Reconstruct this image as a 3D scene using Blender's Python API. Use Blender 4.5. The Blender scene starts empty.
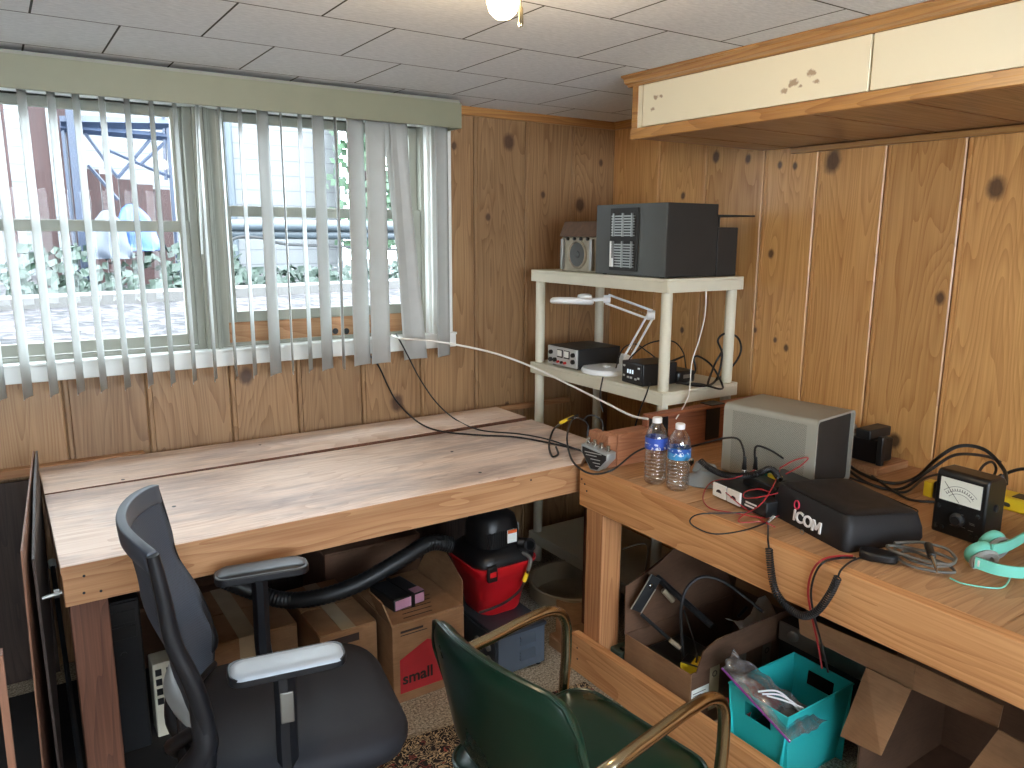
import bpy, bmesh, math, random
from math import sin, cos, pi, radians, sqrt, atan2
from mathutils import Vector, Matrix
random.seed(7)
S = bpy.context.scene
COL = S.collection
D = bpy.data

# ------------------------------------------------------------------ camera
YAW, PITCH, ROLL, FPX = radians(56.2972), radians(11.0318), radians(-0.2837), 771.69
CAM = Vector((0, 0, 1.58))
fw = Vector((cos(YAW)*cos(PITCH), sin(YAW)*cos(PITCH), -sin(PITCH)))
r0 = Vector((sin(YAW), -cos(YAW), 0)); d0 = fw.cross(r0)
rt = cos(ROLL)*r0 + sin(ROLL)*d0; dn = -sin(ROLL)*r0 + cos(ROLL)*d0
cam = D.objects.new('camera', D.cameras.new('camera')); COL.objects.link(cam)
cam.matrix_world = Matrix(((rt.x, -dn.x, -fw.x, 0), (rt.y, -dn.y, -fw.y, 0), (rt.z, -dn.z, -fw.z, CAM.z), (0, 0, 0, 1)))
cam.data.sensor_width = 36; cam.data.lens = FPX*36/1024
cam.data.clip_start = .02; cam.data.clip_end = 200
S.camera = cam

# ------------------------------------------------------------------ exposure, world, lights
S.view_settings.view_transform = 'Standard'; S.view_settings.look = 'None'
S.view_settings.gamma = 1; S.view_settings.exposure = 0.42
S.view_settings.use_curve_mapping = False
S.cycles.use_denoising = True
S.cycles.max_bounces = 8; S.cycles.diffuse_bounces = 5; S.cycles.transparent_max_bounces = 12
S.cycles.sample_clamp_indirect = 6
w = D.worlds.new('sky'); S.world = w; w.use_nodes = True
bg = w.node_tree.nodes['Background']
bg.inputs[0].default_value = (.80, .90, 1, 1); bg.inputs[1].default_value = 15.0

def light(name, typ, loc, energy, color=(1, 1, 1), rot=(0, 0, 0), **kw):
    l = D.lights.new(name, typ); l.energy = energy; l.color = color
    for k, v in kw.items(): setattr(l, k, v)
    o = D.objects.new(name, l); COL.objects.link(o); o.location = loc; o.rotation_euler = rot
    return o
p = light('window_portal', 'AREA', (.2, 3.30, 1.57), 1, rot=(radians(-90), 0, 0), shape='RECTANGLE', size=3.0, size_y=.95)
p.data.cycles.is_portal = True
light('rear_fill_light', 'AREA', (.2, -2.15, 1.45), 9, (.93, .96, 1), rot=(radians(90), 0, 0), shape='RECTANGLE', size=2.4, size_y=1.0)  # unseen fill light added behind the camera

# ------------------------------------------------------------------ pixel to place helpers (on real planes)
def ray(px, py): return rt*((px-512)/FPX) + dn*((py-384)/FPX) + fw
def ZP(px, py, z): d = ray(px, py); return CAM + d*((z-CAM.z)/d.z)
def YP(px, py, y): d = ray(px, py); return CAM + d*(y/d.y)
def XP(px, py, x): d = ray(px, py); return CAM + d*(x/d.x)

# ------------------------------------------------------------------ mesh building
class MB:
    def __init__(s): s.v = []; s.f = []; s.att = []
    def add(s, vs, fs, a=0.0):
        n = len(s.v); s.v += [Vector(v) for v in vs]
        s.f += [tuple(i+n for i in f) for f in fs]; s.att += [a]*len(fs); return s
    def box(s, x0, x1, y0, y1, z0, z1, a=0.0, M=None):
        vs = [Vector((x, y, z)) for z in (z0, z1) for y in (y0, y1) for x in (x0, x1)]
        if M is not None: vs = [M @ v for v in vs]
        return s.add(vs, [(0, 2, 3, 1), (4, 5, 7, 6), (0, 1, 5, 4), (2, 6, 7, 3), (0, 4, 6, 2), (1, 3, 7, 5)], a)
    def prism(s, poly, h0, h1, ax='z', M=None, a=0.0):
        n = len(poly)
        def P(q, h): return {'z': (q[0], q[1], h), 'y': (q[0], h, q[1]), 'x': (h, q[0], q[1])}[ax]
        vs = [Vector(P(q, h0)) for q in poly] + [Vector(P(q, h1)) for q in poly]
        if M is not None: vs = [M @ v for v in vs]
        return s.add(vs, [tuple(range(n))[::-1], tuple(range(n, 2*n))] + [(i, (i+1) % n, (i+1) % n+n, i+n) for i in range(n)], a)
    def lathe(s, prof, M=None, n=20, a=0.0):
        vs = []; fs = []
        for (r, z) in prof:
            for k in range(n): t = 2*pi*k/n; vs.append(Vector((r*cos(t), r*sin(t), z)))
        for i in range(len(prof)-1):
            for k in range(n):
                k2 = (k+1) % n; fs.append((i*n+k, i*n+k2, (i+1)*n+k2, (i+1)*n+k))
        fs.append(tuple(range(n))[::-1]); fs.append(tuple(range((len(prof)-1)*n, len(prof)*n)))
        if M is not None: vs = [M @ v for v in vs]
        return s.add(vs, fs, a)
    def cyl(s, p0, p1, r, r2=None, n=14):
        p0 = Vector(p0); p1 = Vector(p1); L = (p1-p0).length
        q = Vector((0, 0, 1)).rotation_difference((p1-p0).normalized()).to_matrix().to_4x4()
        return s.lathe([(r, 0), (r if r2 is None else r2, L)], Matrix.Translation(p0) @ q, n)
    def tube(s, pts, r, n=8, closed=False, rad=None, flat=1.0):
        pts = [Vector(p) for p in pts]; m = len(pts)
        tan = []
        for i in range(m):
            a = pts[(i-1) % m] if (closed or i > 0) else pts[i]; b = pts[(i+1) % m] if (closed or i < m-1) else pts[i]
            t = (b-a); tan.append(t.normalized() if t.length > 1e-9 else Vector((0, 0, 1)))
        up = Vector((0, 0, 1)) if abs(tan[0].z) < .9 else Vector((1, 0, 0))
        nrm = (up - tan[0]*up.dot(tan[0])).normalized(); vs = []
        for i in range(m):
            if i: 
                nrm = nrm - tan[i]*nrm.dot(tan[i])
                nrm = nrm.normalized() if nrm.length > 1e-6 else tan[i].orthogonal().normalized()
            bi = tan[i].cross(nrm); R = rad[i] if rad else r
            for k in range(n): t = 2*pi*k/n; vs.append(pts[i] + nrm*(R*cos(t)*flat) + bi*(R*sin(t)))
        fs = []
        for i in range(m if closed else m-1):
            j = (i+1) % m
            for k in range(n): k2 = (k+1) % n; fs.append((i*n+k, i*n+k2, j*n+k2, j*n+k))
        if not closed: fs += [tuple(range(n))[::-1], tuple(range((m-1)*n, m*n))]
        return s.add(vs, fs)
    def grid(s, fn, nu, nv, wrapu=False):
        vs = [Vector(fn(i/(nu if wrapu else nu-1), j/(nv-1))) for j in range(nv) for i in range(nu)]; fs = []
        for j in range(nv-1):
            for i in range(nu if wrapu else nu-1):
                i2 = (i+1) % nu; fs.append((j*nu+i, j*nu+i2, (j+1)*nu+i2, (j+1)*nu+i))
        return s.add(vs, fs)

def cr(pts, k=8, closed=False):      # Catmull-Rom through the given points
    P = [Vector(p) for p in pts]; n = len(P); out = []
    for i in range(n if closed else n-1):
        if closed: a, b, c, d = P[(i-1) % n], P[i], P[(i+1) % n], P[(i+2) % n]
        else: a, b, c, d = P[max(i-1, 0)], P[i], P[i+1], P[min(i+2, n-1)]
        for j in range(k):
            t = j/k
            out.append(.5*((2*b) + (c-a)*t + (2*a-5*b+4*c-d)*t*t + (3*b-a-3*c+d)*t*t*t))
    if not closed: out.append(P[-1])
    return out

def rrect(w, h, r, n=5):             # rounded rectangle outline, centred
    out = []
    for cx, cy, a0 in ((w/2-r, h/2-r, 0), (-w/2+r, h/2-r, 90), (-w/2+r, -h/2+r, 180), (w/2-r, -h/2+r, 270)):
        for k in range(n+1): t = radians(a0+90*k/n); out.append((cx+r*cos(t), cy+r*sin(t)))
    return out

ROOTW = {}
def thing(name, label, cat, loc=(0, 0, 0), rot=(0, 0, 0), group=None, world=True, kind=None):
    o = D.objects.new(name, None); COL.objects.link(o); o.empty_display_size = .05
    o.location = loc; o.rotation_euler = rot
    if label: o['label'] = label
    if cat: o['category'] = cat
    if group: o['group'] = group
    if kind: o['kind'] = kind
    ROOTW[o.name] = Vector(loc) if world else Vector((0, 0, 0))
    return o
def tag(o, label, cat, group=None, kind=None):
    if label: o['label'] = label
    if cat: o['category'] = cat
    if group: o['group'] = group
    if kind: o['kind'] = kind
    return o
def obj(name, mb, mat, parent=None, bev=0, smooth=True, ang=40, sub=0, solid=0, origin=None, segs=2):
    me = D.meshes.new(name)
    if parent is not None:
        off = ROOTW.get(parent.name, Vector((0, 0, 0)))
    elif origin is not None: off = Vector(origin)
    else:
        xs = [v.x for v in mb.v]; ys = [v.y for v in mb.v]; zs = [v.z for v in mb.v]
        off = Vector(((min(xs)+max(xs))/2, (min(ys)+max(ys))/2, min(zs)))
    me.from_pydata([tuple(v-off) for v in mb.v], [], mb.f)
    bm = bmesh.new(); bm.from_mesh(me)
    bmesh.ops.recalc_face_normals(bm, faces=bm.faces)
    if smooth:
        for f in bm.faces: f.smooth = True
        lim = radians(ang)
        for e in bm.edges:
            if len(e.link_faces) == 2 and e.calc_face_angle(0) > lim and sub == 0: e.smooth = False
    bm.to_mesh(me); bm.free()
    if any(mb.att):
        at = me.attributes.new('rnd', 'FLOAT', 'FACE')
        at.data.foreach_set('value', mb.att)
    o = D.objects.new(name, me); COL.objects.link(o)
    for m in (mat if isinstance(mat, (list, tuple)) else [mat]): me.materials.append(m)
    if parent is not None:
        o.parent = parent; ROOTW[o.name] = off
    else:
        o.location = off; ROOTW[o.name] = off
    if solid: md = o.modifiers.new('solid', 'SOLIDIFY'); md.thickness = solid; md.offset = 0
    if bev: md = o.modifiers.new('bevel', 'BEVEL'); md.width = bev; md.segments = segs; md.limit_method = 'ANGLE'; md.angle_limit = radians(35)
    if sub: md = o.modifiers.new('sub', 'SUBSURF'); md.levels = sub; md.render_levels = sub
    return o
def sobj(name, mb, mat, parent=None, **k):
    o = obj(name, mb, mat, parent, **k)
    if parent is None: o['kind'] = 'structure'
    return o
def text(name, body, size, mat, parent, M, extrude=.0003, bold=0, align='CENTER'):
    c = D.curves.new(name, 'FONT'); c.body = body; c.size = size; c.extrude = extrude; c.align_x = align; c.align_y = 'CENTER'; c.offset = bold
    t = D.objects.new(name+'_src', c); COL.objects.link(t)
    dg = bpy.context.evaluated_depsgraph_get(); me = D.meshes.new_from_object(t.evaluated_get(dg))
    D.objects.remove(t)
    me.transform(M)
    if parent is not None: me.transform(Matrix.Translation(-ROOTW.get(parent.name, Vector((0, 0, 0)))))
    me.materials.clear(); me.materials.append(mat)
    o = D.objects.new(name, me); COL.objects.link(o); o.parent = parent
    return o
def frame(origin, xa, ya):           # matrix with x along xa, y along ya, z out
    x = Vector(xa).normalized(); z = x.cross(Vector(ya)).normalized(); y = z.cross(x)
    o = Vector(origin)
    return Matrix(((x.x, y.x, z.x, o.x), (x.y, y.y, z.y, o.y), (x.z, y.z, z.z, o.z), (0, 0, 0, 1)))

# ------------------------------------------------------------------ materials
class NT:
    def __init__(s, name):
        s.m = D.materials.new(name); s.m.use_nodes = True; s.t = s.m.node_tree
        s.b = s.t.nodes['Principled BSDF']; s.out = s.t.nodes['Material Output']
    def n(s, typ, **kw):
        nd = s.t.nodes.new('ShaderNode'+typ)
        for k, v in kw.items():
            if k.startswith('i_'):
                key = k[2:]; key = int(key) if key.isdigit() else key.replace('_', ' ')
                s.put(nd.inputs[key], v)
            else: setattr(nd, k, v)
        return nd
    def put(s, inp, v):
        if isinstance(v, bpy.types.NodeSocket): s.t.links.new(v, inp)
        elif isinstance(v, bpy.types.Node): s.t.links.new(v.outputs[0], inp)
        else:
            if isinstance(v, (tuple, list)) and len(v) == 3 and inp.type == 'RGBA': v = (*v, 1)
            inp.default_value = v
    def math(s, op, a, b=0.0, c=0.0, clamp=False):
        nd = s.t.nodes.new('ShaderNodeMath'); nd.operation = op; nd.use_clamp = clamp
        s.put(nd.inputs[0], a); s.put(nd.inputs[1], b); s.put(nd.inputs[2], c); return nd.outputs[0]
    def mix(s, f, a, b, mode='MIX'):
        nd = s.t.nodes.new('ShaderNodeMix'); nd.data_type = 'RGBA'; nd.blend_type = mode
        s.put(nd.inputs[0], f); s.put(nd.inputs[6], a); s.put(nd.inputs[7], b); return nd.outputs[2]
    def mapr(s, v, a, b, c=0.0, d=1.0):
        nd = s.t.nodes.new('ShaderNodeMapRange'); s.put(nd.inputs[0], v)
        for i, x in enumerate((a, b, c, d)): nd.inputs[i+1].default_value = x
        return nd.outputs[0]
    def noise(s, vec, scale, detail=4, rough=.55, dist=0.0):
        nd = s.n('TexNoise'); s.put(nd.inputs['Vector'], vec); nd.inputs['Scale'].default_value = scale
        nd.inputs['Detail'].default_value = detail; nd.inputs['Roughness'].default_value = rough; nd.inputs['Distortion'].default_value = dist
        return nd.outputs[0]
    def mp(s, vec, loc=(0, 0, 0), scale=(1, 1, 1), rot=(0, 0, 0)):
        nd = s.n('Mapping'); s.put(nd.inputs[0], vec); s.put(nd.inputs[1], loc); nd.inputs[2].default_value = rot; nd.inputs[3].default_value = scale
        return nd.outputs[0]
    def bump(s, h, strength=.3, dist=.002):
        nd = s.n('Bump'); nd.inputs['Strength'].default_value = strength; nd.inputs['Distance'].default_value = dist
        s.put(nd.inputs['Height'], h); s.put(s.b.inputs['Normal'], nd.outputs[0])
    def set(s, **kw):
        for k, v in kw.items(): s.put(s.b.inputs[k.replace('_', ' ')], v)
        return s

def lin(r, g, b): return tuple(((c/255)/12.92 if c/255 < .04045 else ((c/255+.055)/1.055)**2.4) for c in (r, g, b))
def plain(name, rgb, rough=.5, metal=0.0, var=.12, scale=9, bump=0.0, bscale=60, coat=0.0, **kw):
    t = NT(name); tc = t.n('TexCoord').outputs['Object']
    nz = t.noise(tc, scale, 5); c = lin(*rgb)
    col = t.mix(t.mapr(nz, .3, .7), tuple(x*(1-var) for x in c), tuple(min(1, x*(1+var)) for x in c))
    t.set(Base_Color=col, Roughness=t.mapr(nz, .3, .7, max(0, rough-.05), min(1, rough+.05)), Metallic=metal)
    if coat: t.set(Coat_Weight=coat, Coat_Roughness=.15)
    for k, v in kw.items(): t.put(t.b.inputs[k.replace('_', ' ')], v)
    if bump: t.bump(t.noise(tc, bscale, 3), bump, .001)
    return t.m

def wood(name, light_, dark_, along='x', pos=False, rough=.5, coat=0.0, lines=46, knots=None, knotax='x', knotcol=(52, 33, 24), sparse=None, att=False, stain=None, freq=(1, 1), grey=0.0, kp=.35):
    """grain runs along axis `along`; knots = list of (a, z, size) at explicit places, sparse = density of scattered ones"""
    t = NT(name)
    if pos: vec = t.n('NewGeometry').outputs['Position']
    else: vec = t.n('TexCoord').outputs['Object']
    if att: rn = t.n('Attribute', attribute_name='rnd').outputs['Fac']
    else: rn = t.n('ObjectInfo').outputs['Random']
    ofs = t.n('CombineXYZ'); rr = t.math('MULTIPLY', rn, 37.0)
    for i in range(3): t.put(ofs.inputs[i], rr)
    base = t.n('VectorMath', operation='ADD'); t.put(base.inputs[0], vec); t.put(base.inputs[1], ofs.outputs[0]); base = base.outputs[0]
    lo = .55*freq[0]; hi = 6.5*freq[1]
    sc = {'x': (lo, hi, hi), 'y': (hi, lo, hi), 'z': (hi, hi, lo)}[along]
    field = t.noise(t.mp(base, scale=sc), 1.0, 2, .4, .3)
    kn_mask = None
    if knots:
        sep = t.n('SeparateXYZ'); t.put(sep.inputs[0], vec)
        U = sep.outputs[0 if knotax == 'x' else 1]; V = sep.outputs[2]
        wob = t.noise(vec, 30, 2); 
        for (a, z, sz) in knots:
            du = t.math('MULTIPLY', t.math('SUBTRACT', U, a), 1/sz); dv = t.math('MULTIPLY', t.math('SUBTRACT', V, z), .75/sz)
            d = t.math('SQRT', t.math('ADD', t.math('MULTIPLY', du, du), t.math('MULTIPLY', dv, dv)))
            dv2 = t.math('MULTIPLY', dv, .35)
            d2 = t.math('SQRT', t.math('ADD', t.math('MULTIPLY', du, du), t.math('MULTIPLY', dv2, dv2)))
            field = t.math('ADD', field, t.math('MULTIPLY', t.mapr(d2, 0, 3.2, 1, 0), .12))
            m = t.mapr(t.math('ADD', d, t.math('MULTIPLY', wob, .5)), .85, 1.45, 1, 0)
            kn_mask = m if kn_mask is None else t.math('MAXIMUM', kn_mask, m)
    ring = t.math('FRACT', t.math('MULTIPLY', field, lines*.5))
    ring = t.math('POWER', ring, 2.2)
    fine = t.noise(t.mp(base, scale={'x': (3, 160, 160), 'y': (160, 3, 160), 'z': (160, 160, 3)}[along]), 1, 3, .6)
    broad = t.noise(base, 1.6, 3)
    f = t.math('ADD', t.math('MULTIPLY', ring, .5), t.math('MULTIPLY', t.mapr(fine, .35, .65), .35))
    f = t.math('ADD', f, t.math('MULTIPLY', t.mapr(broad, .35, .65), .3), clamp=True)
    col = t.mix(f, lin(*light_), lin(*dark_))
    # board to board tone
    tone = t.mapr(t.math('FRACT', t.math('MULTIPLY', rn, 7.31)), 0, 1, .86, 1.1)
    tn = t.n('CombineXYZ'); [t.put(tn.inputs[i], tone) for i in range(3)]
    col = t.mix(1.0, col, tn.outputs[0], 'MULTIPLY')
    if sparse:
        vo = t.n('TexVoronoi', feature='F1'); t.put(vo.inputs['Vector'], t.mp(base, scale=(1, 1, 1))); vo.inputs['Scale'].default_value = sparse
        sel = t.n('SeparateColor'); t.put(sel.inputs[0], vo.outputs['Color'])
        k = t.math('MULTIPLY', t.mapr(vo.outputs['Distance'], .05, .09, 1, 0), t.math('LESS_THAN', sel.outputs[0], kp))
        kn_mask = k if kn_mask is None else t.math('MAXIMUM', kn_mask, k)
    if kn_mask is not None:
        kc = t.mix(t.noise(vec, 70, 2), lin(*knotcol), tuple(x*2.2 for x in lin(*knotcol)))
        col = t.mix(t.math('MULTIPLY', kn_mask, .88), col, kc)
    if grey:
        g = t.mapr(t.noise(t.mp(base, scale={'x': (.8, 3, 3), 'y': (3, .8, 3), 'z': (3, 3, .8)}[along]), 1.3, 6, .7), .47, .72)
        col = t.mix(t.math('MULTIPLY', g, grey), col, lin(*(stain or (110, 98, 96))))
    t.set(Base_Color=col, Roughness=t.mapr(fine, .3, .7, rough-.06, rough+.08))
    if coat: t.set(Coat_Weight=coat, Coat_Roughness=.24)
    t.bump(t.math('ADD', t.math('MULTIPLY', fine, .5), t.math('MULTIPLY', ring, -.3)), .25, .0012)
    return t.m

def kn(px, py, s, back): 
    P = YP(px, py, 3.1) if back else XP(px, py, 2.68)
    return ((P.x if back else P.y), P.z, s)
KB = [kn(509, 142, .03, 1), kn(601, 163, .014, 1), kn(488, 217, .014, 1), kn(580, 205, .028, 1), kn(246, 376, .028, 1), kn(397, 403, .032, 1), kn(454, 146, .014, 1), kn(543, 195, .014, 1), kn(507, 405, .014, 1)]
KR = [kn(833, 161, .036, 0), kn(716, 157, .02, 0), kn(748, 159, .016, 0), kn(996, 188, .03, 0), kn(940, 298, .019, 0), kn(771, 254, .015, 0), kn(895, 441, .022, 0), kn(780, 165, .012, 0), kn(755, 330, .011, 0), kn(786, 348, .012, 0), kn(683, 196, .014, 0), kn(795, 166, .012, 0), kn(775, 340, .01, 0), kn(682, 330, .012, 0)]
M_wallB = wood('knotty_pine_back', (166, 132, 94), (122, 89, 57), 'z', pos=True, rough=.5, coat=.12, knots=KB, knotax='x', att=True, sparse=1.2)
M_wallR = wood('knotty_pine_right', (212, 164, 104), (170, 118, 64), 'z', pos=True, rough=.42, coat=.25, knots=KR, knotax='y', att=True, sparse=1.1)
M_trimw = wood('varnished_trim', (190, 140, 82), (140, 92, 48), 'x', rough=.35, coat=.4)
M_trimy = wood('varnished_trim_across', (196, 148, 88), (150, 102, 56), 'y', rough=.3, coat=.5)
M_2xx = wood('framing_lumber_x', (192, 148, 106), (150, 102, 64), 'x', rough=.6, sparse=2.2, lines=40)
M_2xy = wood('framing_lumber_y', (212, 160, 108), (170, 112, 64), 'y', rough=.58, sparse=2.0, lines=40, freq=(1, .8))
M_2xz = wood('framing_lumber_z', (196, 142, 96), (150, 98, 60), 'z', rough=.6, lines=40)
M_redz = wood('reddish_post', (120, 78, 56), (84, 50, 36), 'z', rough=.65, lines=40)
M_topx = wood('worn_pine_boards', (238, 218, 202), (202, 172, 150), 'x', rough=.45, sparse=1.6, lines=44, grey=.9, stain=(138, 120, 118), freq=(1.8, 1), kp=.6)
M_topR = wood('worn_plywood', (200, 156, 112), (158, 114, 76), 'x', rough=.5, lines=34, grey=.55, stain=(104, 72, 50))
M_darkwood = wood('dark_wood_shade_panel', (70, 54, 46), (44, 33, 28), 'z', rough=.6)  # dark board wood, also used on the added shade panels
M_reddish = wood('red_stained_board', (158, 98, 66), (118, 66, 42), 'x', rough=.55)
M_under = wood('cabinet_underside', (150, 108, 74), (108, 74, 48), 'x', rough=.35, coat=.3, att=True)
M_almond = plain('almond_vinyl', (142, 142, 130), .45, var=.05)
M_white = plain('white_paint', (226, 228, 224), .4, var=.04)
M_black = plain('black_plastic', (16, 17, 19), .4, var=.2)
M_cable = plain('black_cable', (20, 20, 22), .45, var=.2)
M_chrome = plain('polished_metal', (190, 188, 182), .18, 1.0, var=.05)
M_steel = plain('dull_steel', (150, 150, 146), .4, .9, var=.1)

def ceiling_mat():
    t = NT('ceiling_tiles'); P = t.n('NewGeometry').outputs['Position']
    br = t.n('TexBrick', offset=.5, offset_frequency=2, squash=1.0)
    t.put(br.inputs['Vector'], t.mp(P, loc=(-.145+.42*4, -1.655+.4035*6, 0)))
    br.inputs['Scale'].default_value = 1; br.inputs['Mortar Size'].default_value = .0032; br.inputs['Mortar Smooth'].default_value = .2
    br.inputs['Brick Width'].default_value = .42; br.inputs['Row Height'].default_value = .4035
    nz = t.noise(t.mp(P, scale=(1, 3.2, 1), rot=(0, 0, .5)), 38, 5, .65)
    c = t.mix(t.mapr(nz, .3, .7), lin(200, 205, 210), lin(226, 230, 234))
    t.put(br.inputs['Color1'], c); t.put(br.inputs['Color2'], c); br.inputs['Mortar'].default_value = (*lin(52, 50, 46), 1)
    t.set(Base_Color=br.outputs['Color'], Roughness=.85)
    t.bump(t.math('SUBTRACT', t.math('MULTIPLY', nz, .5), t.math('MULTIPLY', br.outputs['Fac'], 2.0)), .5, .003)
    return t.m
M_ceil = ceiling_mat()
def carpet_mat():
    t = NT('beige_carpet'); P = t.n('NewGeometry').outputs['Position']
    a = t.noise(P, 130, 4, .75); b = t.noise(P, 5, 4)
    c = t.mix(t.mapr(a, .38, .62), lin(92, 80, 66), lin(214, 202, 178)); c = t.mix(t.mapr(b, .4, .7, 0, .4), c, lin(120, 100, 78))
    t.set(Base_Color=c, Roughness=.95); t.bump(a, .8, .006); return t.m
M_carpet = carpet_mat()

# ------------------------------------------------------------------ room shell
WY, WX, CZ = 3.10, 2.68, 2.13
LX, BY = -1.5, -2.2
def boards_back(x0, x1, z0, z1, edges, mb, rnds):
    xs = [x0]+[e for e in edges if x0 < e < x1]+[x1]
    for a, b in zip(xs[:-1], xs[1:]):
        r = rnds(a+.01); g = .009
        la = g if a in edges else 0; lb = g if b in edges else 0
        poly = [(a, WY+.016)]
        poly += [(a+.0018, WY+.016), (a+.0018, WY+.004), (a+.006, WY), (a+.017, WY), (a+.019, WY+.004), (a+.021, WY)] if la else [(a, WY)]
        poly += [(b-.006, WY), (b-.0018, WY+.004), (b-.0018, WY+.016), (b, WY+.016)] if lb else [(b, WY)]
        poly += [(b, WY+.10), (a, WY+.10)]
        mb.prism(poly, z0, z1, 'z', a=r)
EB = [-1.21, -.93, -.66, -.39, -.12, .159, .429, .731, .999, 1.282, 1.568, 1.856, 2.139, 2.417]
def rb(x): 
    k = sum(1 for e in EB if e <= x); return .05+((k*0.6180339) % 1)*.9
WZ0, WZ1, WXL, WXR = 1.075, 2.045, -.9, 1.72
mb = MB()
boards_back(LX, WX+.1, -.01, WZ0, EB, mb, rb)
boards_back(LX, WXL, WZ0, WZ1, EB, mb, rb); boards_back(WXR, WX+.1, WZ0, WZ1, EB, mb, rb)
boards_back(LX, WX+.1, WZ1, CZ+.01, EB, mb, rb)
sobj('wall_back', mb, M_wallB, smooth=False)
ER = [-1.75, -1.47, -1.19, -.91, -.63, -.35, -.07, .21, .49, .77, 1.05, 1.354, 1.631, 1.908, 2.16, 2.477, 2.77]
mb = MB(); ys = [BY]+ER+[WY]
for i, (a, b) in enumerate(zip(ys[:-1], ys[1:])):
    g = .009; r = .03+((i*0.6180339+.2) % 1)*.9
    poly = [(a, WX+.016), (a+.0018, WX+.016), (a+.0018, WX+.004), (a+.006, WX), (b-.021, WX), (b-.019, WX+.004), (b-.017, WX), (b-.006, WX), (b-.0018, WX+.004), (b-.0018, WX+.016), (b, WX+.016), (b, WX+.1), (a, WX+.1)]
    vs = [(x, y, -.01) for y, x in poly]+[(x, y, CZ+.01) for y, x in poly]; n = len(poly)
    mb.add(vs, [tuple(range(n)), tuple(range(n, 2*n))[::-1]]+[(k, k+n, (k+1) % n+n, (k+1) % n) for k in range(n)], r)
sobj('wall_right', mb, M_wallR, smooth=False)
M_offwall = wood('dark_rear_panelling', (120, 92, 66), (84, 60, 42), 'z', rough=.6)
sobj('wall_left', MB().box(LX-.1, LX, BY, WY+.1, -.01, CZ), M_offwall)
# rear wall, out of view, with an opening added for the fill light
mb = MB().box(LX-.1, WX+.1, BY-.1, BY, -.01, .9).box(LX-.1, WX+.1, BY-.1, BY, 1.98, CZ).box(LX-.1, -1.05, BY-.1, BY, .9, 1.98).box(1.45, WX+.1, BY-.1, BY, .9, 1.98)
sobj('wall_front', mb, M_offwall)
sobj('floor', MB().box(LX-.1, WX+.1, BY-.1, WY+.1, -.08, 0), M_carpet)
sobj('ceiling', MB().box(LX-.1, WX+.1, BY-.1, WY+.1, CZ, CZ+.06), M_ceil)
# cove strips at the ceiling
sobj('trim_1', MB().prism([(WY, CZ), (WY-.018, CZ), (WY-.018, CZ-.012), (WY-.012, CZ-.024), (WY-.012, CZ-.036), (WY, CZ-.038)], 1.69, WX, 'x'), M_trimw)
sobj('trim_2', MB().prism([(WX, CZ), (WX-.018, CZ), (WX-.018, CZ-.012), (WX-.012, CZ-.024), (WX-.012, CZ-.036), (WX, CZ-.038)], 2.16, WY-.018, 'y'), M_trimy)

# ------------------------------------------------------------------ windows
def glass_mat():
    t = NT('window_glass'); t.t.nodes.remove(t.b)
    tr = t.n('BsdfTransparent'); tr.inputs[0].default_value = (.97, .985, .98, 1)
    gl = t.n('BsdfGlossy'); gl.inputs['Roughness'].default_value = .02
    fr = t.n('Fresnel'); fr.inputs[0].default_value = 1.45
    mx = t.n('MixShader'); t.put(mx.inputs[0], t.math('MULTIPLY', fr.outputs[0], .22)); t.put(mx.inputs[1], tr.outputs[0]); t.put(mx.inputs[2], gl.outputs[0])
    t.put(t.out.inputs[0], mx.outputs[0]); return t.m
M_glass = glass_mat()
def ring(mb, x0, x1, z0, z1, y0, y1, wl, wr, wb, wt):
    mb.box(x0, x0+wl, y0, y1, z0, z1).box(x1-wr, x1, y0, y1, z0, z1).box(x0+wl, x1-wr, y0, y1, z0, z0+wb).box(x0+wl, x1-wr, y0, y1, z1-wt, z1); return mb
def window(n, x0, x1, z0, ztop, mid, botglass):
    r = thing('window_%d' % n, None, None, ((x0+x1)/2, 3.15, z0), kind='structure')
    obj('window_frame', ring(MB(), x0-.03, x1+.03, z0-.0, ztop+.03, 3.13, 3.21, .03, .03, .02, .03), M_almond, r, bev=.002)
    up = obj('upper_sash', ring(MB(), x0, x1, mid, ztop, 3.165, 3.19, .036, .036, .035, .036), M_almond, r, bev=.002)
    lo = obj('lower_sash', ring(MB(), x0, x1, botglass-.042, mid+.035, 3.138, 3.163, .036, .036, .042, .04), M_almond, r, bev=.002)
    obj('glass_pane', MB().box(x0+.03, x1-.03, 3.175, 3.179, mid+.03, ztop-.03), M_glass, up)
    obj('glass_pane', MB().box(x0+.03, x1-.03, 3.148, 3.152, botglass-.006, mid), M_glass, lo)
    obj('sash_latch', MB().box((x0+x1)/2-.03, (x0+x1)/2+.03, 3.13, 3.139, mid+.02, mid+.034), M_almond, lo, bev=.003)
    return r
window(1, -.80, .632, 1.13, 2.03, 1.585, 1.196)
window(2, .750, 1.60, 1.13, 2.03, 1.645, 1.272)
# divider, jambs and stool between and around the two windows
sobj('trim_3', MB().box(.662, .720, 3.115, 3.21, 1.13, 2.045).box(.672, .682, 3.105, 3.115, 1.13, 2.045).box(.700, .710, 3.105, 3.115, 1.13, 2.045), M_almond, bev=.002)
sobj('trim_4', MB().box(1.63, 1.73, 3.085, 3.20, 1.07, 2.06).box(1.615, 1.63, 3.10, 3.20, 1.12, 2.045), M_white, bev=.003)
sobj('trim_5', MB().box(-.93, 1.745, 3.082, 3.20, 1.068, 1.125).box(-.93, 1.745, 3.072, 3.2, 1.125, 1.135), M_white, bev=.002)
sobj('trim_6', MB().box(-.93, 1.73, 3.085, 3.20, 2.03, 2.10), M_white, bev=.002)
sobj('trim_7', MB().box(-.93, -.83, 3.085, 3.20, 1.12, 2.045), M_white, bev=.002)
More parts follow.
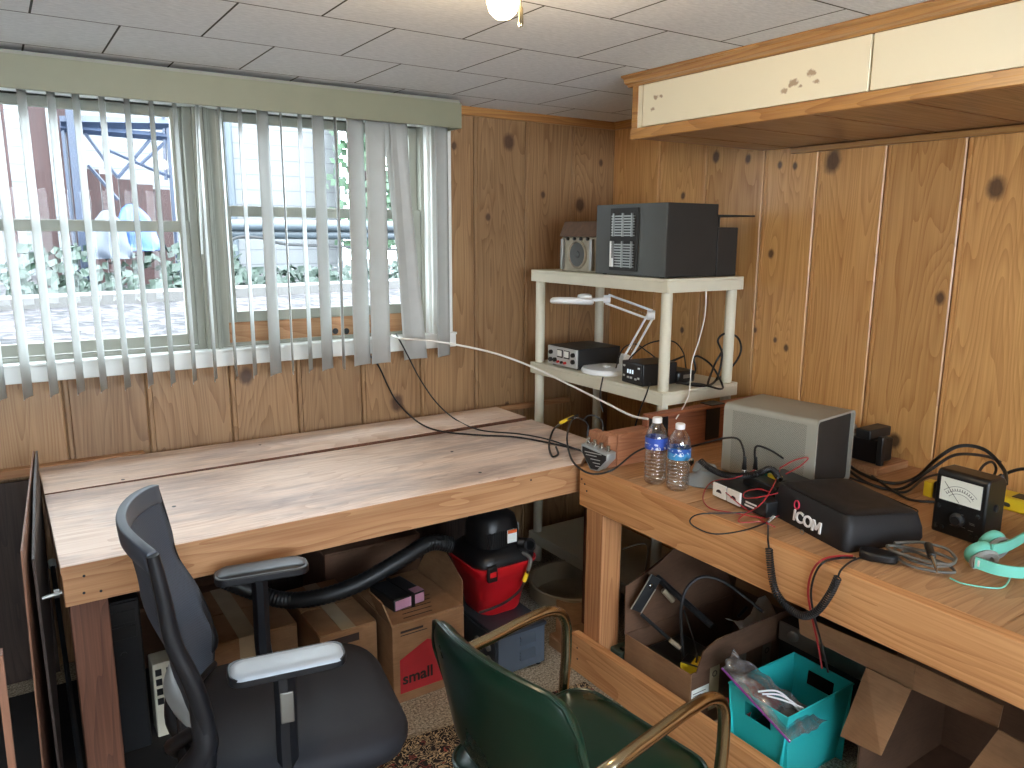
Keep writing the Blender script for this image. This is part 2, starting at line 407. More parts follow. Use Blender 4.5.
# wooden filler under the raised lower sash, with cable sockets
r = thing('wooden_sash_filler', 'pine filler board under the raised sash of the right window', 'board', (1.17, 3.155, 1.135))
obj('board', MB().box(.752, 1.598, 3.14, 3.165, 1.135, 1.229), M_2xx, r, bev=.002)
for px in (335, 346):
    P = YP(px, 331, 3.14); obj('cable_socket', MB().lathe([(.011, 0), (.013, .003), (.013, .006), (.007, .0065)], frame((P.x, 3.140, P.z), (1, 0, 0), (0, 0, 1)), 16), M_black, r)

# ------------------------------------------------------------------ vertical blind
def slat_mat():
    t = NT('vinyl_slat'); tc = t.n('TexCoord').outputs['Object']
    nz = t.noise(tc, 14, 3); c = t.mix(nz, lin(184, 187, 184), lin(200, 203, 200))
    t.set(Base_Color=c, Roughness=.5)
    tl = t.n('BsdfTranslucent'); t.put(tl.inputs[0], c)
    mx = t.n('MixShader', i_0=.22); t.put(mx.inputs[1], t.b.outputs[0]); t.put(mx.inputs[2], tl.outputs[0]); t.put(t.out.inputs[0], mx.outputs[0]); return t.m
M_slat = slat_mat(); M_val = plain('olive_grey_valance', (132, 133, 112), .5, var=.04)
bl = thing('vertical_blind', 'long vertical blind with off-white slats and greenish valance hanging over both windows', 'blind', (.4, 2.98, 1.03))
obj('valance', MB().box(-1.3, 1.675, 2.895, 2.905, 2.006, 2.106).box(1.665, 1.675, 2.905, 3.07, 2.006, 2.106), M_val, bl, bev=.0015)
obj('headrail', MB().box(-1.3, 1.65, 2.96, 3.0, 2.045, 2.075), M_white, bl, bev=.002)
obj('mounting_strip', MB().box(-1.3, 1.67, 2.905, 3.08, 2.106, 2.118), M_almond, bl)
def slat(x, th, zb=1.035, tilt=0.0, wd=.089):
    mb = MB(); c = Vector((x, 2.98, 0)); d = Vector((cos(th), sin(th), 0)); n = Vector((-sin(th), cos(th), 0)); s = []
    for k in range(7):
        u = (k/6-.5); s.append((u*wd, .006*(1-4*u*u)))
    def fn(u, v):
        i = u*6; k = min(5, int(i)); a, b = s[k], s[k+1]; fu = i-k
        q = (a[0]+(b[0]-a[0])*fu, a[1]+(b[1]-a[1])*fu); z = zb+(2.045-zb)*v
        P = c+d*q[0]+n*q[1]; return (P.x+(1-v)*tilt, P.y, z)
    mb.grid(fn, 7, 8); o = obj('slat', mb, M_slat, bl, solid=.0012)
    obj('slat_hook', MB().box(x-.006, x+.006, 2.974, 2.986, 2.03, 2.05), M_white, o)
sx = [-.25, -.17, -.095, -.02, .055, .13, .21, .28, .355, .43, .505, .58, .655, .73]
for k in range(9): sx.insert(0, sx[0]-.076)
for x in sx: slat(x, radians(71 if x < .6 else 72))
for x, a in ((.80, 67), (.88, 46), (.95, 71), (1.02, 62), (1.09, 41), (1.16, 74), (1.24, 20), (1.325, 5)): slat(x, radians(a), 1.035 if x < 1.2 else 1.04)
slat(1.40, radians(-8), 1.045, .095); slat(1.425, radians(12), 1.045, .045)
slat(1.625, radians(25), 1.045, .0)
# clear tilt wand
wand = obj('tilt_wand', MB().tube([(.66, 3.02, 2.03), (.645, 3.02, 1.5)], .004), M_white, bl)

# ------------------------------------------------------------------ wall cupboard (upper right)
M_cream = plain('cream_paint', (242, 234, 206), .35, var=.03, coat=.2)
cb = thing('wall_cupboard', 'long cream cupboard with pine trim hung under the ceiling along the right wall', 'cupboard', (2.3, .6, 1.905))
CXF = 1.955
yE = 2.175
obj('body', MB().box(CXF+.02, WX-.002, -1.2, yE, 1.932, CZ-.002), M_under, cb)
mb = MB(); yy = yE
edges = [yE, 2.02, 1.747, 1.45, 1.18, .9, .62, .34, .06, -.22, -.5, -.78, -1.06]
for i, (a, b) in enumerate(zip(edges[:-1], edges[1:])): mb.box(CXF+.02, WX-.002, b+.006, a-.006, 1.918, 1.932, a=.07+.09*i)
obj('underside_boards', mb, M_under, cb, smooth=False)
obj('bottom_rail', MB().box(CXF, CXF+.02, -1.2, yE, 1.913, 1.950), M_trimy, cb, bev=.002)
obj('end_stile', MB().box(CXF+.004, CXF+.02, yE-.030, yE-.002, 1.950, 2.10), M_trimy, cb, bev=.001)
obj('crown_moulding', MB().prism([(CXF+.02, CZ-.036), (CXF+.002, CZ-.036), (CXF-.002, CZ-.030), (CXF-.016, CZ-.026), (CXF-.020, CZ-.012), (CXF-.034, CZ-.006), (CXF-.034, CZ-.001), (CXF+.02, CZ-.001)], -1.2, yE+.02, 'y',), M_trimy, cb)
# prism 'y' takes (x, z)
obj('filler_strip', MB().box(CXF+.006, CXF+.02, yE-.052, yE-.031, 1.951, 2.093), M_cream, cb)
M_chip = None
def cream_chip():
    t = NT('chipped_cream_paint'); P = t.n('NewGeometry').outputs['Position']
    spots = None; sep = t.n('SeparateXYZ'); t.put(sep.inputs[0], P); wob = t.noise(P, 90, 4)
    for (px, py, s) in ((656, 97, .011), (661, 96, .008), (653, 109, .010), (793, 83, .016), (784, 91, .011), (811, 73, .014), (817, 81, .010), (800, 86, .006)):
        Q = XP(px, py, CXF+.004)
        du = t.math('SUBTRACT', sep.outputs[1], Q.y); dv = t.math('SUBTRACT', sep.outputs[2], Q.z)
        d = t.math('SQRT', t.math('ADD', t.math('MULTIPLY', du, du), t.math('MULTIPLY', t.math('MULTIPLY', dv, dv), 2.2)))
        m = t.mapr(t.math('ADD', t.math('MULTIPLY', d, .72/s), t.math('MULTIPLY', wob, 1.8)), 1.35, 1.75, 1, 0)
        spots = m if spots is None else t.math('MAXIMUM', spots, m)
    c = t.mix(t.math('MULTIPLY', spots, .75), lin(242, 234, 206), lin(150, 118, 80)); t.set(Base_Color=c, Roughness=.38); return t.m
M_chip = cream_chip()
for a, b in ((yE-.058, 1.262), (1.256, .43), (.424, -.45), (-.456, -1.19)):
    obj('sliding_door', MB().box(CXF+.004, CXF+.018, b, a, 1.952, 2.093), M_chip, cb, bev=.0015)
obj('wall_batten', MB().box(WX-.02, WX-.001, -1.2, 2.02, 1.893, 1.916), M_trimy, cb, bev=.003)

# ------------------------------------------------------------------ left workbench
TZ = .767
b1 = thing('workbench', 'long worn pine workbench under the window with wide pale top boards', 'workbench', (1.0, 2.6, 0))
def wavy(x0, x1, y0, y1, z0, z1, amp=.004, n=24, seed=0):
    rr = random.Random(seed); mb = MB(); f = [(x0+(x1-x0)*i/n, y0+rr.uniform(-amp, amp)) for i in range(n+1)]
    g = [(x1-(x1-x0)*i/n, y1) for i in range(n+1)]; return mb.prism(f+g, z0, z1, 'z')
obj('front_top_board', MB().prism([(.062, 2.095), (1.70, 2.095), (1.93, 2.30), (1.93, 2.735), (1.0, 2.730), (.062, 2.735)], TZ-.02, TZ, 'z'), M_topx, b1, bev=.0015)
obj('rear_top_board', MB().prism([(.062, 2.741), (.5, 2.750), (1.93, 2.778), (1.93, 3.03), (.062, 3.06)], TZ-.020, TZ+.003, 'z'), M_topx, b1, bev=.0015)
obj('edge_band', MB().prism([(.063, 2.7395), (.5, 2.7485), (1.929, 2.7765), (1.929, 2.7775), (.5, 2.7495), (.063, 2.7405)], TZ-.019, TZ+.0018, 'z'), M_redz, b1)
obj('edge_band', MB().box(.062, 1.70, 2.0925, 2.0948, TZ-.0198, TZ-.0015), M_2xx, b1)
obj('front_apron', MB().box(.064, 1.93, 2.100, 2.138, TZ-.11, TZ-.021), M_2xx, b1, bev=.002)
obj('centre_beam', MB().box(.103, 1.891, 2.70, 2.80, TZ-.10, TZ-.0235), M_redz, b1)
obj('rear_apron', MB().box(.064, 1.93, 3.0, 3.038, TZ-.11, TZ-.021), M_2xx, b1, bev=.002)
obj('end_apron', MB().box(.064, .102, 2.139, 2.999, TZ-.11, TZ-.023), M_2xy, b1, bev=.002)
obj('end_apron', MB().box(1.892, 1.93, 2.139, 2.999, TZ-.11, TZ-.023), M_2xy, b1, bev=.002)
for x, y, rot in ((.074, 2.14, 0), (.104, 2.91, 0), (1.82, 2.15, 0), (1.82, 2.91, 0)):
    obj('leg', MB().box(x, x+.089, y, y+.089 if y > 2.5 else y+.07, .0, TZ-.023 if y > 2.5 else TZ-.023), M_redz, b1, bev=.003)
for px, py in ((84, 576), (84, 593), (101, 591), (531, 480)):
    P = YP(px, py, 2.0995); obj('screw_head', MB().lathe([(.0035, 0), (.0035, .0015), (.001, .0018)], frame((P.x, 2.1005, P.z), (1, 0, 0), (0, 0, 1)), 10), M_black, b1)
for px, py in ((174, 507), (480, 473), (123, 481), (260, 446), (452, 452)):
    P = ZP(px, py, TZ-.0015); obj('bolt_hole', MB().lathe([(.006, 0), (.006, .0017), (.003, .0019)], Matrix.Translation((P.x, P.y, TZ-.0009 if P.y < 2.73 else TZ+.002)), 10), M_black, b1)
# cleat screwed to the wall behind the bench
c = obj('wall_cleat', MB().box(-1.2, .40, 3.062, 3.099, .745, .775), M_2xx, bev=.002)
tag(c, 'narrow wooden cleat fixed to the window wall behind the left end of the bench', 'wood strip')
c = obj('wood_offcut', MB().box(1.935, 2.38, 3.035, 3.06, .738, .764), M_2xx, bev=.002)
c['label'] = 'thin wooden batten sticking out past the back right corner of the window bench'; c['category'] = 'wood strip'
c = obj('threaded_rod', MB().tube([(.018, 2.16, .67), (.063, 2.16, .675)], .005).lathe([(.011, 0), (.011, .012)], frame((.045, 2.16, .674), (0, 1, 0), (0, 0, 1)), 6), M_steel)
tag(c, 'steel bolt sticking out of the left end of the window bench', 'bolt')

# ------------------------------------------------------------------ right workbench
FX = 1.664
b2 = thing('workbench', 'sturdy right hand workbench of thick lumber covered with radio gear', 'workbench', (2.2, .8, 0))
obj('front_beam', MB().box(FX, FX+.038, -1.3, 2.057, TZ-.14, TZ), M_2xy, b2, bev=.002)
ye = [2.057, 1.86, 1.58, 1.255, .965, .68, .40, .12, -.16, -.45, -.8, -1.3]
for a, b in zip(ye[:-1], ye[1:]): obj('top_plank', MB().box(FX+.039, WX-.003, b+.001, a-.001, TZ-.022, TZ-.001), M_topR, b2, bev=.0012)
obj('end_beam', MB().box(FX+.039, 2.6, 2.019, 2.057, TZ-.14, TZ-.023), M_2xx, b2, bev=.002)
for y in (1.93, .35, -1.2): obj('leg', MB().box(FX+.005, FX+.094, y, y+.089, .0, TZ-.14) if y < 1 else MB().box(FX+.004, FX+.093, y, y+.089, .0, TZ-.14), M_2xz, b2, bev=.003)
for y in (1.93, -1.2): obj('leg', MB().box(2.55, 2.639, y, y+.089, 0, TZ-.023), M_2xz, b2, bev=.003)
obj('lower_rail', MB().box(FX-.035, FX+.003, -1.3, 2.045, .005, .145), M_2xy, b2, bev=.002)
for px, py in ((585, 645), (585, 656), (582, 479), (585, 484), (587, 491)):
    P = XP(px, py, FX-.0); x = FX-.0005 if py < 600 else FX-.0355
    obj('screw_head', MB().lathe([(.0035, 0), (.0035, .0015), (.001, .0018)], frame((x, P.y, P.z), (0, -1, 0), (0, 0, 1)), 10), M_black, b2)
M_blockw = wood('brown_offcut', (192, 134, 98), (150, 96, 66), 'x', rough=.6)
blk = thing('wooden_block', 'doubled reddish lumber offcut standing at the corner where the two benches meet', 'wood block', (1.83, 2.04, TZ))
obj('block', MB().box(1.735, 1.775, 1.99, 2.10, TZ, TZ+.118), M_blockw, blk, bev=.003)
obj('block', MB().box(1.777, 1.94, 1.985, 2.052, TZ, TZ+.118), M_blockw, blk, bev=.003)
eb = thing('edge_board', 'red-brown board standing on edge behind the water bottles with a black strap', 'board', (2.28, 2.04, TZ))
obj('board', MB().box(1.95, 2.63, 2.022, 2.054, TZ, TZ+.148), M_reddish, eb, bev=.003)
obj('top_lip', MB().box(1.95, 2.63, 2.000, 2.05, TZ+.149, TZ+.161), M_reddish, eb, bev=.003)
obj('strap', MB().box(2.26, 2.335, 2.0165, 2.0215, TZ+.02, TZ+.148).box(2.26, 2.335, 1.995, 2.056, TZ+.1615, TZ+.165), M_black, eb, bev=.001)
obj('clip', MB().box(1.955, 2.04, 2.004, 2.0215, TZ+.07, TZ+.158), M_black, eb, bev=.004)

# ------------------------------------------------------------------ plastic shelf unit in the corner
M_shelf = plain('ivory_plastic', (206, 202, 182), .5, var=.05)
sh = thing('shelf_unit', 'ivory plastic shelf unit on round posts in the room corner', 'shelf', (2.27, 2.5, 0))
SX0, SX1, SY0, SY1 = 2.06, 2.48, 2.06, 2.935
for zt in (1.418, .99, .56, .15):
    mb = MB().box(SX0, SX1, SY0, SY1, zt-.012, zt)
    mb.box(SX0, SX0+.012, SY0, SY1, zt-.052, zt-.012).box(SX1-.012, SX1, SY0, SY1, zt-.052, zt-.012).box(SX0+.012, SX1-.012, SY0, SY0+.012, zt-.052, zt-.012).box(SX0+.012, SX1-.012, SY1-.012, SY1, zt-.052, zt-.012)
    for k in range(1, 4): mb.box(SX0+.012, SX1-.012, SY0+k*.22, SY0+k*.22+.006, zt-.04, zt-.012)
    obj('shelf_deck', mb, M_shelf, sh, bev=.002)
for x in (SX0+.032, SX1-.032):
    for y in (SY0+.032, SY1-.032):
        for z0, z1 in ((.0, .098), (.15, .508), (.56, .938), (.99, 1.366)):
            obj('post', MB().lathe([(.020, z0), (.0215, z0+.01), (.0215, z1-.01), (.020, z1)], Matrix.Translation((x, y, 0)), 18), M_shelf, sh)

# large grey communications speaker cabinet box on the top shelf
M_dgrey = plain('dark_grey_metal', (74, 76, 74), .5, .2, var=.06)
M_dgrey2 = plain('black_vinyl', (34, 33, 31), .65, var=.1)
bx = thing('metal_cabinet', 'large dark grey metal cabinet with two silver louvred grilles on the top shelf', 'cabinet', (2.21, 2.285, 1.418))
Z1 = 1.418
obj('body', MB().box(2.077, 2.345, 2.09, 2.487, Z1+.004, Z1+.277), M_dgrey2, bx, bev=.002)
obj('front_panel', MB().box(2.070, 2.077, 2.09, 2.487, Z1+.004, Z1+.277), M_dgrey, bx, bev=.001)
obj('grille_plate', MB().box(2.064, 2.070, 2.235, 2.395, Z1+.02, Z1+.262), M_dgrey2, bx, bev=.001)
for z0, z1 in ((Z1+.155, Z1+.242), (Z1+.035, Z1+.135)):
    mb = MB(); n = int((z1-z0)/.0105)
    for k in range(n): mb.box(2.056, 2.063, 2.250, 2.380, z0+k*.0105, z0+k*.0105+.0048)
    for y in (2.262, 2.315, 2.368): mb.box(2.054, 2.062, y-.0025, y+.0025, z0-.002, z1)
    obj('grille', mb, M_steel, bx)
obj('grille_lever', MB().box(2.048, 2.054, 2.372, 2.377, Z1+.035, Z1+.135).box(2.047, 2.054, 2.360, 2.371, Z1+.035, Z1+.068), M_white, bx, bev=.001)
for y in (2.12, 2.45): obj('foot', MB().lathe([(.008, 0), (.009, .004)], Matrix.Translation((2.09, y, Z1)), 10), M_black, bx)
# vintage set with speaker at its left
M_oldmetal = plain('aged_metal', (150, 142, 124), .5, .4, var=.25, scale=30)
M_bronze = plain('brown_cloth', (96, 74, 58), .8, var=.2, scale=40)
rd = thing('vintage_radio', 'small old radio chassis with round speaker beside the louvred cabinet', 'radio', (2.13, 2.64, Z1))
obj('chassis', MB().box(2.10, 2.28, 2.52, 2.76, Z1, Z1+.15), M_oldmetal, rd, bev=.006)
obj('lid', MB().prism([(2.092, Z1+.15), (2.12, Z1+.215), (2.28, Z1+.215), (2.285, Z1+.15)], 2.512, 2.768, 'y'), M_bronze, rd, bev=.004)
FM = frame((2.10, 2.645, Z1+.075), (0, -1, 0), (0, 0, 1))
obj('speaker_ring', MB().lathe([(.062, 0), (.062, .006), (.056, .009), (.052, .006), (.05, 0)], FM, 28), M_oldmetal, rd)
obj('speaker_cone', MB().lathe([(.05, .001), (.05, .004), (.03, .0025), (.016, .002), (.014, .006), (.004, .008)], FM, 28), M_dgrey, rd)
for dy, dz in ((.095, .05), (.095, -.05), (-.095, .05), (-.095, -.05)):
    obj('speaker_screw', MB().lathe([(.006, 0), (.006, .004), (.002, .005)], frame((2.10, 2.645+dy, Z1+.075+dz), (0, -1, 0), (0, 0, 1)), 10), M_steel, rd)
obj('side_bracket', MB().box(2.086, 2.10, 2.535, 2.552, Z1+.01, Z1+.14).box(2.086, 2.10, 2.735, 2.75, Z1+.01, Z1+.14), M_steel, rd, bev=.002)
for k in range(4): obj('knob', MB().lathe([(.007, 0), (.007, .008), (.005, .01)], frame((2.10, 2.575+k*.045, Z1+.141), (0, -1, 0), (0, 0, 1)), 12), M_black, rd)
# black case behind
bc = thing('black_case', 'black case with a thin propped lid on the top shelf nearest the right wall', 'case', (2.42, 2.2, Z1))
obj('body', MB().box(2.36, 2.475, 2.10, 2.36, Z1, Z1+.19), M_dgrey2, bc, bev=.003)
obj('lid', MB().box(2.352, 2.56, 2.09, 2.37, Z1+.232, Z1+.238).box(2.352, 2.358, 2.09, 2.37, Z1+.19, Z1+.232), M_dgrey2, bc, bev=.002)

# mid shelf: bench supply, lamp, solder station, cables
ZM = .99
M_silver = plain('silver_panel', (196, 200, 198), .4, .3, var=.03)
M_blk2 = plain('charcoal_metal', (27, 29, 31), .45, var=.1)
M_red = plain('red_plastic', (176, 30, 32), .4)
M_meter = plain('meter_paper', (236, 238, 232), .5, var=.02)
ps = thing('bench_power_supply', 'grey bench power supply with silver front and two small meters on the middle shelf', 'power supply', (2.2, 2.72, ZM))
obj('case', MB().box(2.092, 2.335, 2.615, 2.83, ZM+.006, ZM+.092), M_blk2, ps, bev=.003)
fp = obj('front_panel', MB().box(2.084, 2.092, 2.617, 2.828, ZM+.008, ZM+.090), M_silver, ps, bev=.001)
for y in (2.735, 2.685):
    mt = obj('meter', MB().box(2.080, 2.084, y-.019, y+.019, ZM+.044, ZM+.080), M_black, fp, bev=.001)
    M_ = obj('meter_scale', MB().box(2.079, 2.080, y-.016, y+.016, ZM+.050, ZM+.077), M_meter, fp)
for y, z in ((2.80, .062), (2.802, .028), (2.638, .066), (2.638, .036), (2.77, .03)):
    obj('knob', MB().lathe([(.010, 0), (.010, .010), (.007, .013)], frame((2.084, y, ZM+z), (0, -1, 0), (0, 0, 1)), 14), M_black, fp)
for y in (2.745, 2.72, 2.695): obj('terminal', MB().lathe([(.006, 0), (.006, .010)], frame((2.084, y, ZM+.024), (0, -1, 0), (0, 0, 1)), 12), M_red if y != 2.72 else M_black, fp)
for x in (2.11, 2.32):
    for y in (2.635, 2.81): obj('foot', MB().lathe([(.008, 0), (.009, .007)], Matrix.Translation((x, y, ZM)), 10), M_black, ps)

lp = thing('magnifier_lamp', 'white swing-arm magnifier lamp with ring head standing on the middle shelf', 'lamp', (2.17, 2.40, ZM))
M_wp = plain('white_enamel', (232, 236, 238), .3, var=.03)
LB = ZP(607, 372, ZM)
obj('base', MB().lathe([(.108, 0), (.112, .004), (.112, .014), (.106, .022), (.02, .024), (.018, .03)], Matrix.Translation(LB), 40), M_wp, lp)
def onray(px, py, y): return YP(px, py, y)
j0 = ZP(622, 369, ZM)+Vector((0, 0, .06)); j1 = onray(627, 358, 2.42); j2 = onray(651, 315, 2.36); j3 = onray(607, 299, 2.52); j4 = onray(588, 300, 2.58)
obj('base_socket', MB().cyl(j0-Vector((0, 0, .04)), j0, .014), M_wp, lp)
obj('lower_bracket', MB().cyl(j0, j1, .011).cyl(j1-Vector((.014, .014, 0)), j1+Vector((.014, .014, 0)), .013), M_wp, lp)
side = Vector((.7, .7, 0))*.0
def bars(a, b, off, nm):
    d = (b-a).normalized(); nrm = d.cross(Vector((.68, .74, 0))).normalized()
    for s in (-1, 1): obj(nm, MB().tube([a+nrm*off*s, b+nrm*off*s], .005, 8), M_wp, lp)
    obj('spring', MB().tube([a+(b-a)*t/60+nrm*off*.2+Vector((cos(t*1.5), 0, sin(t*1.5)))*.0035 for t in range(6, 30)], .001, 5), M_chrome, lp)
bars(j1, j2, .013, 'lower_arm'); bars(j2, j3, .019, 'upper_arm')
obj('elbow', MB().cyl(j2-Vector((.012, -.012, 0)), j2+Vector((.012, -.012, 0)), .020).box(j2.x-.014, j2.x+.014, j2.y-.01, j2.y+.01, j2.z-.012, j2.z+.02), M_wp, lp, bev=.003)
obj('head_bracket', MB().cyl(j3-Vector((.01, -.01, 0)), j3+Vector((.01, -.01, 0)), .017).cyl(j3, j4, .008), M_wp, lp)
HC = onray(572, 301, 2.60)
HM = Matrix.Translation(HC) @ Matrix.Rotation(radians(-4), 4, 'X') @ Matrix.Rotation(radians(5), 4, 'Y')
obj('ring_head', MB().lathe([(.062, -.012), (.088, -.013), (.094, -.006), (.092, .006), (.084, .012), (.066, .014), (.062, .008), (.062, -.012)], HM, 40), M_wp, lp)
obj('lens', MB().lathe([(.0615, -.004), (.04, -.007), (.002, -.008), (.002, .003), (.04, .002), (.0615, 0)], HM, 32), M_dgrey, lp)
obj('head_hub', MB().lathe([(.03, .01), (.032, .014), (.03, .026), (.02, .03)], Matrix.Translation(HC+Vector((.045, -.03, 0))), 24), M_wp, lp)

ss = thing('digital_station', 'small black box with lit display and buttons on the middle shelf by the lamp base', 'electronic device', (2.15, 2.26, ZM))
SM = Matrix.Translation((2.195, 2.250, 0)) @ Matrix.Rotation(radians(-6), 4, 'Z')
obj('case', MB().box(-.11, .06, -.07, .07, ZM, ZM+.088, M=SM), M_black, ss, bev=.004)
fp = obj('front_panel', MB().box(-.113, -.11, -.062, .062, ZM+.008, ZM+.084, M=SM), M_blk2, ss, bev=.002)
def emis(name, col, s):
    t = NT(name); t.set(Base_Color=(0, 0, 0), Emission_Color=col, Emission_Strength=s); return t.m
M_led = emis('lit_display', (.75, .9, 1), .9)
for y in (-.012, .004, .02):
    obj('display_digit', MB().box(-.1142, -.1131, y, y+.008, ZM+.042, ZM+.058, M=SM), M_led, fp)
for y, z in ((.048, .07), (.048, .03), (-.048, .07), (-.048, .03), (.0, .026), (.02, .026), (-.03, .024)):
    obj('button', MB().box(-.117, -.113, y-.006, y+.006, ZM+z-.004, ZM+z+.004, M=SM), M_silver, fp, bev=.001)

# ------------------------------------------------------------------ cables
def path(*pts):
    out = []
    for p in pts:
        k = p[0]
        out.append(ZP(*p[1:]) if k == 'z' else YP(*p[1:]) if k == 'y' else XP(*p[1:]) if k == 'x' else Vector(p[1:]))
    return out
def cable(name, pts, r, mat, label, cat='cable', group=None, parent=None, k=8):
    mb = MB().tube(cr(path(*pts), k), r, 8)
    o = obj(name, mb, mat, parent)
    if parent is None: tag(o, label, cat, group)
    return o
zb = TZ+.0075
M_wht = plain('white_cable', (222, 220, 212), .45, var=.03)
cable('cable', [('y', 366, 352, 3.066), ('y', 378, 365, 3.06), ('y', 388, 386, 3.06), ('y', 398, 403, 3.05), ('z', 418, 422, zb+.012), ('z', 440, 431, zb), ('z', 478, 435, zb), ('z', 515, 437, zb), ('z', 550, 443, zb), ('z', 580, 450, zb)], .0038, M_cable, 'black cable dropping from under the wide slats onto the window bench, left of the two')
cable('cable', [('y', 396, 334, 3.06), ('y', 400, 341, 2.93), ('y', 408, 356, 2.91), ('y', 420, 379, 2.92), ('y', 436, 402, 2.94), ('z', 455, 419, zb), ('z', 480, 430, zb), ('z', 520, 434, zb+.008), ('z', 550, 440, zb+.008), ('z', 584, 452, zb+.008)], .0032, M_cable, 'thin black cable dropping from the window corner onto the bench, right of the two')
cable('white_cable', [('y', 392, 335, 3.06), ('y', 398, 338, 2.95), ('y', 406, 339, 2.91), ('y', 440, 342, 2.90), ('y', 490, 352, 2.80), ('y', 530, 366, 2.65), ('y', 570, 385, 2.45), ('y', 600, 400, 2.25), ('y', 630, 415, 2.10), ('y', 648, 419, 2.02)], .0042, M_wht, 'white cable sagging through the air from window to the bottles')
cable('cable', [('y', 578, 415, 1.98), ('y', 567, 420, 2.02), ('z', 554, 429, zb+.02), ('z', 549, 444, zb), ('z', 552, 456, zb), ('z', 558, 454, zb), ('z', 556, 447, zb+.01)], .0038, M_cable, 'short black coax curl with a yellow tip beside the coax switch')
cy = [o for o in D.objects if o.name.startswith('cable')][-1]
M_yel = plain('yellow_plastic', (222, 190, 40), .4)
obj('yellow_sleeve', MB().tube(path(('y', 574, 416.5, 1.99), ('y', 560, 423, 2.03)), .006), M_yel, cy)
cable('cable', [('y', 587, 436, 1.965), ('y', 588, 425, 1.965), ('y', 582, 419, 1.965), ('y', 572, 420, 1.965), ('z', 567, 438, TZ+.04), ('z', 571, 458, zb+.01), ('y', 582, 470, 1.98), ('x', 596, 474, 1.655), ('x', 614, 469, 1.70), ('y', 636, 452, 1.95), ('y', 655, 446, 1.93), ('y', 680, 448, 1.9), ('y', 705, 443, 1.78), ('y', 725, 438, 1.68), ('y', 738, 439, 1.60), ('y', 743.5, 450, 1.57), ('y', 744, 460, 1.57)], .0035, M_cable, 'black coax looping from the coax switch behind the bottles to the left plug')
cable('cable', [('y', 755, 460, 1.56), ('y', 755, 449, 1.56), ('y', 759, 446, 1.56), ('y', 772, 451, 1.54), ('y', 788, 461, 1.52), ('y', 800, 463, 1.53), ('y', 812, 473, 1.55)], .0035, M_cable, 'black coax running from the right plug toward the black zip cover')
cable('cable', [('y', 603, 431, 1.94), ('y', 602, 421, 1.94), ('y', 595, 416, 1.95), ('y', 588, 416, 1.97), ('y', 583, 421, 1.98)], .003, M_cable, 'small black coax arch on the second connector of the coax switch')
cable('thin_wire', [('y', 706, 291, 2.055), ('y', 705, 315, 2.04), ('y', 699, 340, 2.03), ('y', 692, 362, 2.03), ('y', 690, 385, 2.03), ('y', 687, 400, 2.03), ('y', 676, 419, 2.0)], .0022, M_wht, 'thin whitish wire hanging from the top shelf down to the bottles', 'wire')
cable('cable', [('x', 582, 377, 2.05), ('x', 575, 380, 2.045), ('x', 603, 377, 2.035), ('x', 600, 395, 2.03), ('x', 603, 412, 2.03)][2:], .0032, M_cable, 'black cord falling off the middle shelf behind the coax switch')
cable('cable', [('x', 650, 383, 2.05), ('x', 646, 395, 2.045), ('x', 640, 410, 2.04), ('x', 634, 430, 2.04), ('x', 632, 434, 2.04)], .003, M_cable, 'black cord falling off the middle shelf beside the near post')
# looped cords on the middle shelf
zc = ZM+.006
cable('power_cable', [('z', 668, 380, zc), ('z', 700, 386, zc), ('y', 716, 380, 2.1), ('y', 722, 355, 2.1), ('y', 718, 340, 2.1), ('y', 727, 333, 2.1), ('y', 738, 338, 2.1), ('y', 741, 350, 2.1), ('y', 735, 363, 2.1), ('z', 722, 376, zc), ('z', 708, 386, zc), ('y', 714, 366, 2.12), ('y', 720, 355, 2.12), ('y', 727, 343, 2.12)], .0045, M_cable, 'thick black power cord looped upright against the right post of the shelf', 'cord')
cable('power_cable', [('z', 660, 375, zc), ('z', 684, 378, zc), ('y', 695, 372, 2.15), ('y', 694, 358, 2.15), ('y', 700, 357, 2.15), ('y', 712, 366, 2.14), ('z', 722, 384, zc), ('z', 720, 389, zc), ('z', 700, 384, zc+.01), ('z', 676, 383, zc+.01)], .004, M_cable, 'black cord zigzagging over the right end of the middle shelf', 'cord')
cable('power_cable', [('z', 625, 368, zc+.03), ('y', 632, 356, 2.3), ('y', 650, 343, 2.3), ('y', 672, 341, 2.3), ('y', 683, 352, 2.3), ('y', 686, 368, 2.25), ('z', 690, 378, zc), ('z', 672, 382, zc)], .003, M_cable, 'thin black cord arching behind the near post on the middle shelf', 'cord')
cable('power_cable', [('z', 615, 372, zc), ('y', 622, 350, 2.45), ('y', 635, 344, 2.45), ('y', 648, 352, 2.4), ('y', 664, 362, 2.35), ('y', 684, 356, 2.3), ('y', 668, 366, 2.3), ('z', 690, 376, zc)], .003, M_cable, 'tangled thin black cord between the lamp arm and the near post', 'cord')
ad = thing('power_adapter', 'black mains adapter lying on the middle shelf behind the near post', 'adapter', (2.32, 2.2, ZM))
obj('case', MB().box(2.24, 2.34, 2.16, 2.27, ZM, ZM+.05), M_black, ad, bev=.01)
obj('label_plate', MB().box(2.27, 2.31, 2.159, 2.1605, ZM+.02, ZM+.035), M_steel, ad)
obj('strain_relief', MB().cyl((2.29, 2.27, ZM+.02), (2.29, 2.30, ZM+.02), .006, .004), M_black, ad)

